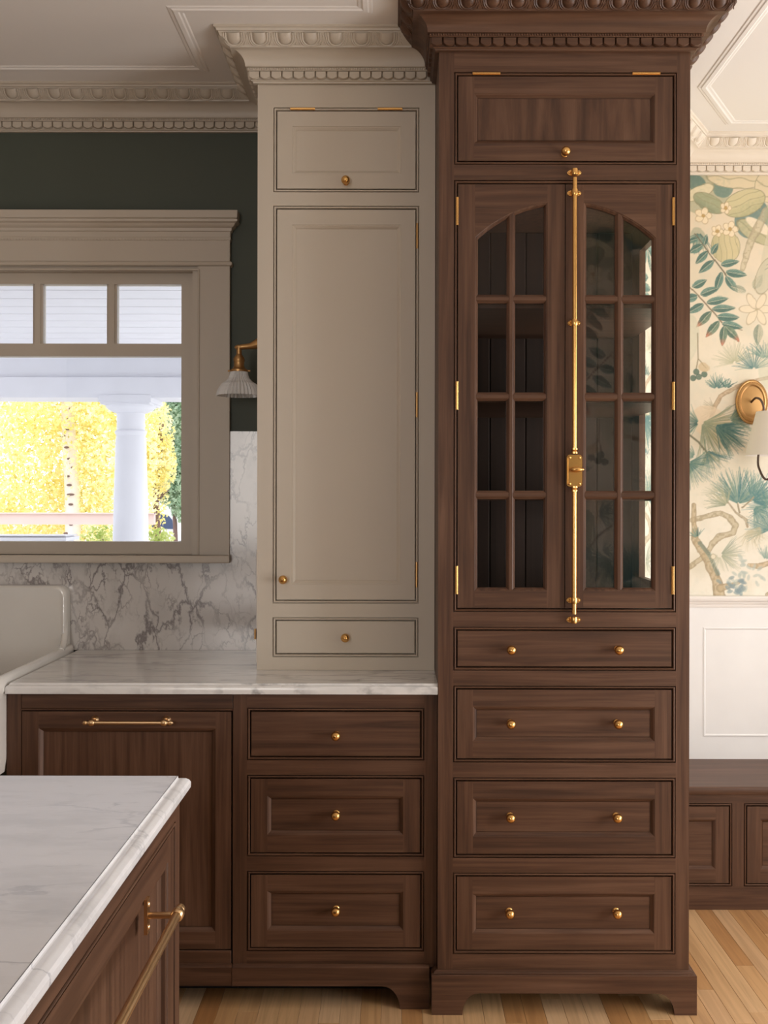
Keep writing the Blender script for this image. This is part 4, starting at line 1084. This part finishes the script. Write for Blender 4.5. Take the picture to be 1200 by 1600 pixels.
def paper(name, org, ux, uy_len, width, height, cell, samp, parent=None):
    """grid sheet: org = lower corner, ux = unit direction across; samp(u metres, v metres from top) -> canvas px"""
    nx, ny = int(width/cell)+1, int(height/cell)+1
    u = np.linspace(0, width, nx+1); v = np.linspace(0, height, ny+1)
    U, V = np.meshgrid(u, v)
    co = np.stack([org[0]+ux[0]*U, org[1]+ux[1]*U, org[2]+V], -1).reshape(-1, 3)
    px, py = samp(U, height-V); ix = np.clip(np.round(px-cv.x0).astype(int), 0, cv.w-1); iy = np.clip(np.round(py-cv.y0).astype(int), 0, cv.h-1)
    col = s2l(cv.a[iy, ix]).reshape(-1, 3)
    c = (co.min(0)+co.max(0))/2; me = bpy.data.meshes.new(name)
    n = nx+1
    a = (np.arange(ny)[:, None]*n+np.arange(nx)[None]).reshape(-1)
    fs = np.stack([a, a+1, a+n+1, a+n], 1)
    me.vertices.add(len(co)); me.vertices.foreach_set('co', (co-c).ravel())
    me.loops.add(fs.size); me.loops.foreach_set('vertex_index', fs.ravel())
    me.polygons.add(len(fs)); me.polygons.foreach_set('loop_start', np.arange(len(fs))*4); me.polygons.foreach_set('loop_total', np.full(len(fs), 4))
    me.update(calc_edges=True); me.materials.append(WP)
    at = me.color_attributes.new('print', 'FLOAT_COLOR', 'POINT')
    at.data.foreach_set('color', np.concatenate([col, np.ones((len(col),1))], 1).ravel())
    o = bpy.data.objects.new(name, me); C.objects.link(o); o.location = Vector(c)-(wloc(parent) if parent else Vector((0,0,0)))
    if parent: o.parent = parent
    return o
PXN = F/YN     # px per metre on nook wall
zpap0, zpap1 = gz(931, YN, 1130), ZC-.128
wn = MB(); wn.box(A1[0]-.05, 2.7, YN+.003, YN+.15, 0, ZC+.1); wn = struct(wn, 'wall_nook', WHT)
WL[wn.name] = Vector(wn.location)
yt = 777-(zpap1-EYE)*PXN
paper('wallpaper', (A1[0]-.002, YN+.0015, zpap0), (1,0), 1, .55, zpap1-zpap0, .0024, lambda u, v: (VX+(A1[0]-.002+u)*PXN-ROLL*(yt+v*PXN-VY), yt+v*PXN), wn)
paper('wallpaper', (A1[0]+.548, YN+.0015, zpap0), (1,0), 1, .85, zpap1-zpap0, .008, lambda u, v: (1075+(u*PXN) % 300, yt+v*PXN), wn)
# angled wall
tx, ty = A1[0]-A0[0], A1[1]-A0[1]; LA = math.hypot(tx, ty); tx /= LA; ty /= LA; nx_, ny_ = ty, -tx
def apt(s, o): return (A0[0]+tx*s+nx_*o, A0[1]+ty*s+ny_*o)
b = MB(); q = [apt(0,0), apt(LA,0), apt(LA,-.12), apt(0,-.12)]
b.add([(x,y,0) for x,y in q]+[(x,y,ZC+.1) for x,y in q], [(0,1,5,4),(1,2,6,5),(2,3,7,6),(3,0,4,7),(0,3,2,1),(4,5,6,7)])
wa = struct(b, 'wall_angled', WHT); WL[wa.name] = Vector(wa.location)
q = apt(0, .0015)
paper('wallpaper', (q[0],q[1],zpap0), (tx,ty), 1, LA, zpap1-zpap0, .0045, lambda u, v: (1090+(u*PXN*1.0) % 200, yt+v*PXN), wa)
# unseen papered pier right of the view, added to mirror in the larder glass
wr = MB(); wr.box(.87, 2.499, .85, 1.0, 0, ZC); wr = struct(wr, 'wall_pier', WHT); WL[wr.name] = Vector(wr.location)
paper('wallpaper', (2.499,1.0015,1.0), (-1,0), 1, 1.63, 1.78, .005, lambda u, v: (1075+(u*290) % 300, 285+v*290), wr)
# panelling under the chair rail
wp_ = MB(); wp_.box(A1[0]-.004, 2.499, YN-.008, YN+.003, .35, zpap0-.003)
px0, px1_ = gx(1098.5,YN-.008,1060), gx(1098.5,YN-.008,1060)+.52
pz0_, pz1_ = gz(1150.7,YN-.008,1130), gz(980,YN-.008,1130)
wp = wp_.build('wainscot', PNL, wn)
for k in range(2):
    o_ = k*.62
    b = MB(); b.ring(px0+o_,px1_+o_,pz0_,pz1_,YN-.008,[(0,0),(.0008,-.002),(.004,-.0028),(.007,-.002),(.009,-.0006),(.010,0)],(0,0)); b.build('panel_mould', PNL, wn)
b = MB(); b.sweep([apt(0,0), A1, (2.499,YN)], [(0,-.045),(.010,-.045),(.012,-.040),(.012,-.033),(.016,-.030),(.018,-.022),(.024,-.019),(.027,-.013),(.027,-.004),(.024,-.001),(0,0)], zpap0+.001, cap=True)
cr = struct(b, 'trim_3', WHT, smooth=True, angle=30)

# ------------------------------------------------------------------ window seat
YS = 3.700; sz = gz(1186, YN, 1130); sfz = gz(1229, 3.685, 1130); sz = (sz+sfz)/2
BX0, BX1 = .908, 2.498
BN = thing('window_seat', (1.9, 3.9, 0), 'built-in walnut bench with panelled doors under the papered wall', 'bench')
b = MB()
wxa = lambda y: A0[0]+tx/ty*(y-A0[1])+.012
pl4 = [(BX0,3.690),(BX1,3.690),(BX1,YN-.009),(wxa(YN-.009)+.012,YN-.009),(wxa(3.75)+.004,3.75),(BX0,3.72)]
b.add([(x,y,sz-.028) for x,y in pl4]+[(x,y,sz) for x,y in pl4], [tuple(range(5,-1,-1)), tuple(range(6,12))]+[(i,(i+1)%6,6+(i+1)%6,6+i) for i in range(6)])
b.sweep([(BX0,3.690),(BX1,3.690)], [(0,0),(.004,-.002),(.006,-.008),(.006,-.020),(.004,-.026),(0,-.028)], sz, cap=True)
b.build('seat_board', WH, BN, smooth=True, angle=30)
d0 = rct(1040,1144,1255,1385,YS); d1 = rct(1162.4,1300,1255,1385,YS)
wdt = .36
doors = [(d0[1]-wdt, d0[1], d0[2], d0[3])]; gap = d1[0]-d0[1]; xcur = d1[0]
while xcur+wdt < BX1: doors.append((xcur, xcur+wdt, d0[2], d0[3])); xcur += wdt+gap
stx = [BX0]+[v for d in doors for v in (d[0], d[1])]+[BX1]
MB().box(BX0,BX1,YS,YS+.02,doors[0][3],sz-.0285).build('rail', WH, BN)
MB().box(BX0,BX1,YS,YS+.02,0.0005,doors[0][2]).build('rail', WH, BN)
doors[0] = (max(doors[0][0], BX0+.002), doors[0][1], doors[0][2], doors[0][3])
for i in range(1, len(doors)): MB().box(doors[i-1][1],doors[i][0],YS,YS+.02,d0[2],d0[3]).build('stile', WV, BN)
MB().box(doors[-1][1],BX1,YS,YS+.02,d0[2],d0[3]).build('stile', WV, BN)
MB().box(BX0,BX1,YS+.0205,YS+.04,0.0005,sz-.0285).build('carcass', WH, BN)
fi = d0[1]-.0105-gx(1118.6,YS,1320)
for d in doors:
    bead(d, YS, [WV,WH], BN); gg = inset(d)
    front('door', gg, (gg[0]+fi,gg[1]-fi,gz(1358.4,YS,1130),gz(1280.6,YS,1130)), YS+.001, (WV,WH), BN, MOLD_W, WH)

# ------------------------------------------------------------------ wall lamp in the nook
SN = thing('wall_lamp', (gx(1176,YN,628), YN, gz(628,YN,1176)), 'brass oval wall lamp with a cream linen shade on the floral wallpaper', 'lamp')
ox, oz = gx(1176.5,YN-.02,628), gz(627.7,YN-.02,1176)
M = Matrix.Translation((ox,YN-.0005,oz)) @ Matrix.Diagonal((.72,1,1,1)) @ Matrix.Rotation(math.pi/2,4,'X')
b = MB(); b.lathe([(.083,0),(.086,.003),(.086,.008),(.081,.012),(.077,.011),(.073,.015),(.066,.016),(.060,.012),(.045,.013),(.001,.014)], M, 40)
pl_ = b.build('wall_plate', BRA, SN, smooth=True, angle=25)
bd = MB()
for k in range(60):
    a = 2*math.pi*k/60; bd.ball((ox+.0755*.72*math.cos(a),YN-.013,oz+.0755*math.sin(a)), .0022, 6, 4)
q = bd.build('plate_beading', BRA, SN, smooth=True, recalc=False); q['kind'] = 'stuff'
sxc = gx(1212, 3.95, 680); syc = 3.955
b = MB(); pts = []
p0 = Vector((ox-.004,YN-.014,oz-.001)); tgt = Vector((sxc,syc,gz(735,3.95,1200)))
c1 = [p0, p0+Vector((.003,-.045,.012)), p0+Vector((.016,-.07,-.005)), p0+Vector((.022,-.075,-.06)), Vector((gx(1186,4.0,715),4.01,gz(715,4.0,1186))), Vector((gx(1188,3.98,735),3.985,gz(735,3.98,1188))),
      Vector((gx(1197,3.96,749),3.965,gz(749,3.96,1197))), Vector((gx(1208,3.955,746),3.956,gz(742,3.955,1208))), Vector((sxc,syc,gz(725,3.95,1210)))]
def smooth_pts(c, n=5):
    out = []
    for i in range(len(c)-1):
        a, b_, c_, d = c[max(0,i-1)], c[i], c[i+1], c[min(len(c)-1,i+2)]
        for k in range(n):
            t = k/n; out.append(.5*((2*b_)+(c_-a)*t+(2*a-5*b_+4*c_-d)*t*t+(3*b_-a-3*c_+d)*t**3))
    return out+[c[-1]]
b.tube(smooth_pts(c1), .0042, 10); b.build('arm', BRZ, SN, smooth=True)
MB().tube([(sxc,syc,gz(728,3.95,1210)),(sxc,syc,gz(722,3.95,1210)),(sxc,syc,gz(700,3.95,1210))], [.016,.012,.010], 14).build('candle_holder', BRZ, SN, smooth=True)
r0, r1 = gx(1212,3.955)-gx(1183.5,3.955), gx(1212,3.955)-gx(1166.5,3.955)
zt_, zb_ = gz(643,3.955,1200), gz(711.5,3.955,1200)
b = MB(); b.lathe([(r0,zt_),(r1,zb_),(r1-.002,zb_),(r0-.002,zt_)], Matrix.Translation((sxc,syc,0)), 40)
b.f = [f for f in b.f if len(f) == 4]; b.m = b.m[:len(b.f)]
b.build('lamp_shade', SHADE, SN, smooth=True, angle=40)
b = MB()
for a in range(3): b.tube([(sxc,syc,zt_-.012),(sxc+(r0-.002)*math.cos(a*2.09),syc+(r0-.002)*math.sin(a*2.09),zt_-.002)], .0012, 6)
b.tube([(sxc,syc,zt_-.014),(sxc,syc,gz(702,3.95,1210))], .004, 8); b.build('shade_spider', BRZ, SN, smooth=True)

# ------------------------------------------------------------------ outside: porch, trees, car
PF = MB(); PF.box(-6, -.6, 3.85, 8.0, -.12, -.04); pf_ = PF.build('porch_deck', EXT); pf_['kind'] = 'structure'
PCg = thing('porch_ceiling', (-2.3, 5.8, 2.45), 'white boarded porch ceiling seen through the small upper panes', 'ceiling', kind='structure')
MB().box(-6.5, -.6, 3.82, 7.6, 2.47, 2.5).build('ceiling_backing', EXT, PCg)
yy = 3.85
while yy < 7.55:
    bb = MB(); w_ = .228
    bb.add([(-6.5,yy+.002,2.458),(-6.5,yy+.007,2.45),(-6.5,yy+w_-.007,2.45),(-6.5,yy+w_-.002,2.458),(-.6,yy+.002,2.458),(-.6,yy+.007,2.45),(-.6,yy+w_-.007,2.45),(-.6,yy+w_-.002,2.458)], [(0,1,5,4),(1,2,6,5),(2,3,7,6)])
    bb.build('board', EXT, PCg); yy += w_
PBm = thing('porch_beam', (-2.3, 7.75, 2.14), 'white stepped porch beam carried by the column', 'beam', kind='structure')
MB().box(-6.5,-.6,7.60,7.90,gz(590,7.6,140),2.52).build('beam_face', EXT, PBm)
MB().box(-6.5,-.6,7.57,7.93,gz(621,7.57,140),gz(590,7.6,140)).build('beam_face', EXT, PBm)
# column
CL = thing('porch_column', (gx(204,7.75,800), 7.75, -.04), 'round white tapered porch column with square capital outside the window', 'column')
cxx = gx(204.5,7.75,700); ab = .188
za0, za1 = gz(630,7.56,195), gz(617,7.56,195)
b = MB(); b.box(cxx-ab,cxx+ab,7.75-ab,7.75+ab,za0+.01,za1); b.box(cxx-ab+.012,cxx+ab-.012,7.75-ab+.012,7.75+ab-.012,za0-.005,za0+.01); b.build('abacus', EXT, CL)
zq = lambda y: gz(y, 7.75, 204); r_ = lambda w: w/2*7.75/F
b = MB(); b.lathe([(r_(46),zq(646)),(r_(52),zq(645)),(r_(68),zq(641)),(r_(76),zq(637)),(r_(77),zq(633)),(r_(72),zq(630)),(r_(60),za0)], Matrix.Translation((cxx,7.75,0)), 40); b.build('echinus', EXT, CL, smooth=True)
b = MB(); b.lathe([(r_(62),-.04),(r_(60),.1),(r_(55),zq(846)),(r_(52),zq(780)),(r_(47),zq(690)),(r_(44.5),zq(681)),(r_(49),zq(677)),(r_(49),zq(674)),(r_(43),zq(672)),(r_(43),zq(650)),(r_(45),zq(645))], Matrix.Translation((cxx,7.75,0)), 40); b.build('shaft', EXT, CL, smooth=True, angle=30)
b = MB(); b.box(cxx-.2,cxx+.2,7.55,7.95,-.04,.06); b.build('column_base', EXT, CL)
# ground
GD = plain('driveway', srgb(200,196,190), .9); b = MB(); b.box(-60,40,8.0,95,-.75,-.7); gnd = b.build('ground', GD); gnd['kind'] = 'structure'
PINK = plain('weathered_rail', srgb(222,196,188), .7)
FN = thing('garden_rail', (-5.5, 12, -.7), 'pale pinkish timber rail running behind the porch column', 'fence')
b = MB(); b.box(-9.5, gx(242,12,810), 11.96, 12.04, gz(819.5,12,120), gz(802,12,120)); b.box(-9.5, gx(242,12,810), 11.93, 12.07, gz(803,12,120), gz(801,12,120)); b.build('top_rail', PINK, FN)
for xp in (-8.5,-6.5,-4.9,-3.0): MB().box(xp-.05,xp+.05,11.96,12.04,-.7,gz(819,12,120)).build('post', PINK, FN)
LG = MB(); LG.box(-5.5, gx(117,7.4,840), 7.2, 7.5, gz(844,7.3,60), gz(839,7.3,60)); LG.box(-5.5, gx(115,7.4,840), 7.22, 7.48, gz(837.5,7.3,60), gz(836,7.3,60)); LG.box(-5.5, gx(112,7.4,840), 7.25, 7.45, gz(860,7.3,60), gz(837,7.3,60))
LG.box(-5.4,-5.3,7.3,7.4,-.04,gz(850,7.3,60)); LG.box(-2.35,-2.25,7.3,7.4,-.04,gz(850,7.3,60))
tag(LG.build('porch_table', EXT), 'white tabletop edge low outside the window at its left', 'table')
def leafmat(name, c0, c1, c2):
    m, nt, p = newmat(name); tc = N(nt,'ShaderNodeTexCoord'); n = N(nt,'ShaderNodeTexNoise'); n.inputs['Scale'].default_value = 3.4; n.inputs['Detail'].default_value = 8; n.inputs['Roughness'].default_value = .8
    nt.links.new(tc.outputs['Object'], n.inputs['Vector']); r = ramp(nt, [(.34,c0),(.45,c1),(.60,c2)]); nt.links.new(n.outputs['Fac'], r.inputs[0])
    nt.links.new(r.outputs[0], p.inputs['Base Color']); p.inputs['Roughness'].default_value = .7
    tl = N(nt,'ShaderNodeBsdfTranslucent'); nt.links.new(r.outputs[0], tl.inputs[0]); mx = N(nt,'ShaderNodeMixShader'); mx.inputs[0].default_value = .45
    nt.links.new(p.outputs[0], mx.inputs[1]); nt.links.new(tl.outputs[0], mx.inputs[2]); nt.links.new(mx.outputs[0], nt.nodes['Material Output'].inputs['Surface'])
    return m
YEL = leafmat('yellow_leaves', (.40,.40,.14), (.97,.86,.34), (.99,.97,.80))
GRE = leafmat('green_needles', (.20,.32,.22), (.40,.55,.38), (.68,.76,.58))
SHR = leafmat('shrub_leaves', (.20,.30,.08), (.45,.52,.14), (.85,.85,.5))
BK = plain('birch_bark', srgb(236,226,222), .8); BKD = plain('bark_marks', srgb(120,96,92), .9)
def leaves(blobs, n, size, mat, name, parent, seed):
    rs = np.random.RandomState(seed); tot = sum(bq[6] for bq in blobs); V, Fc = [], []
    for (x,y,z,rx,ry,rz,wt_) in blobs:
        k = int(n*wt_/tot); d = rs.randn(k,3); d /= np.linalg.norm(d,axis=1)[:,None]; rr = rs.rand(k)**.4
        cl = np.array([x,y,z])+d*rr[:,None]*np.array([rx,ry,rz])
        V.append(cl)
    c = np.concatenate(V); k = len(c)
    a = rs.randn(k,3); a /= np.linalg.norm(a,axis=1)[:,None]; b_ = np.cross(a, rs.randn(k,3)); b_ /= np.linalg.norm(b_,axis=1)[:,None]
    s = size*(.6+.8*rs.rand(k))[:,None]
    vs = np.stack([c-a*s, c-b_*s*.6+np.cross(a,b_)*s*.12, c+a*s, c+b_*s*.6+np.cross(a,b_)*s*.12], 1).reshape(-1,3)
    fs = np.arange(k*4).reshape(-1,4)
    mb_ = MB(); mb_.v = [tuple(q) for q in vs]; mb_.f = [list(map(int,q)) for q in fs]; mb_.m = [0]*k
    o = mb_.build(name, mat, parent, recalc=False); o['kind'] = 'stuff'; return o
def tree(name, label, x, y, base, hh, r, _b, blobs, n, size, mat, seed, bark, cat='tree', group=None):
    t = thing(name, (x,y,base), label, cat, group)
    b = MB(); pts = [(x+.05*math.sin(k*1.3),y,base+hh*k/6) for k in range(7)]; b.tube(pts, [r*(1-.09*k) for k in range(7)], 12); tr = b.build('trunk', bark, t, smooth=True)
    b = MB()
    for k in range(4):
        a = k*1.3+.3; z0 = base+hh*(.62+.08*k); q = hh/6.5 if hh > 5 else .16; b.tube([(x,y,z0),(x+.5*q*math.cos(a),y+.4*q*math.sin(a),z0+.5*q),(x+1.1*q*math.cos(a),y+.9*q*math.sin(a),z0+.9*q)], [r*.4,r*.28,r*.1], 8)
    b.build('branch', bark, t, smooth=True)
    leaves(blobs, n, size, mat, 'foliage', t, seed); return t
bx_ = gx(110,14.9,750)
bt = tree('birch_tree', 'yellow-leaved birch with a pale marked trunk outside the window', bx_, 14.9, -.7, 6.5, .125, BK,
     [(gx(20,15,700),15.5,2.2,1.6,1.4,1.5,3),(gx(-60,15,700),15.5,2.0,1.5,1.5,2.2,1.5),(gx(165,14.5,700),15.2,2.0,.52,1.2,1.9,1.9),(gx(40,15,800),15.8,.9,1.5,1.2,.9,1.6),(gx(110,15,620),15,3.0,.95,1.2,.8,1.4),(gx(110,15,700),15.6,2,.6,.6,1.6,.9)], 33000, .034, YEL, 4, BK)
mk = MB(); rs_ = random.Random(4)
for k in range(26):
    z = -.2+k*.135+rs_.random()*.05; a = -math.pi/2+rs_.uniform(-.9,.9); x = bx_+.118*math.cos(a)*.9+.05*math.sin((z+.7)/6.5*7.8)
    mk.ball((x,14.9+.12*math.sin(a),z), .042, 6, 4, sc=(rs_.uniform(.6,1.5),.3,.40))
q = mk.build('bark_marks', BKD, bt, recalc=False); q['kind'] = 'stuff'
tree('yellow_tree', 'small yellow tree right of the porch column, in front of the evergreen', gx(248,18,700), 18, -.7, 3.4, .08, YEL,
     [(gx(240,18,660),18,2.5,.35,.4,.75,2),(gx(250,18,700),18,2.0,.28,.4,.5,1.4),(gx(236,18,720),18,1.5,.3,.4,.9,1.2)], 5200, .032, YEL, 9, BKD)
tree('evergreen_tree', 'dark green evergreen at the right edge of the window view', gx(272,24,700), 24, -.7, 4.6, .06, GRE,
     [(gx(275,24,640),24,3.6,.55,.6,1.2,2),(gx(268,24,740),24,1.95,.62,.6,.72,2.2),(gx(292,24,770),24,1.5,.45,.6,.7,1)], 14000, .05, GRE, 12, BKD)
for lab, x, y, rr, sd_ in (('leafy shrub low behind the porch column at its right', gx(249,11,830), 11, .16, 21), ('leafy shrub low between birch trunk and porch column', gx(160,11,840), 11, .24, 22)):
    t = thing('shrub', (x,y,-.7), lab, 'shrub'); MB().tube([(x,y,-.7),(x,y,gz(842,11,200))], [.03,.015], 8).build('stem', BKD, t)
    zc_ = gz(843 if rr < .2 else 846,11,200); leaves([(x,y,zc_,rr,.2,rr*.75,1),(x,y,zc_-.4,rr*1.2,.25,.4,1)], 700, .022, SHR, 'foliage', t, sd_)
# car far down the drive
CARB = plain('car_paint', srgb(235,232,235), .3, coat=.5); CARG = plain('car_window', srgb(56,72,104), .15); TYR = plain('tyre', (.02,.02,.02), .8)
YC = 38.0; cr_ = thing('car', (gx(262,YC,850), YC, -.7), 'pale car with a dark rear window parked beyond the porch column', 'car')
xk = lambda px: gx(px, YC, 820); zk = lambda py: gz(py, YC, 260)
cabin = [(xk(200),zk(827)),(xk(279),zk(827)),(xk(277),zk(812)),(xk(270),zk(803)),(xk(258),zk(799.5)),(xk(215),zk(799)),(xk(200),zk(806))]
body = [(xk(150),-.35),(xk(312),-.35),(xk(314),zk(838)),(xk(300),zk(829)),(xk(279),zk(826.5)),(xk(200),zk(826.5)),(xk(152),zk(832))]
MB().prism(cabin, YC-.6, YC+.8).build('roof', CARB, cr_); MB().prism(body, YC-.75, YC+.95).build('body', CARB, cr_)
win = [(xk(236),zk(825.5)),(xk(277),zk(825.5)),(xk(275),zk(812)),(xk(269),zk(805)),(xk(257),zk(801.5)),(xk(240),zk(801.5))]
MB().prism(win, YC-.64, YC-.601).build('side_window', CARG, cr_)
for px in (178, 290): MB().tube([(xk(px),YC-.78,-.4),(xk(px),YC-.55,-.4)], .3, 20).build('wheel', TYR, cr_, smooth=True)
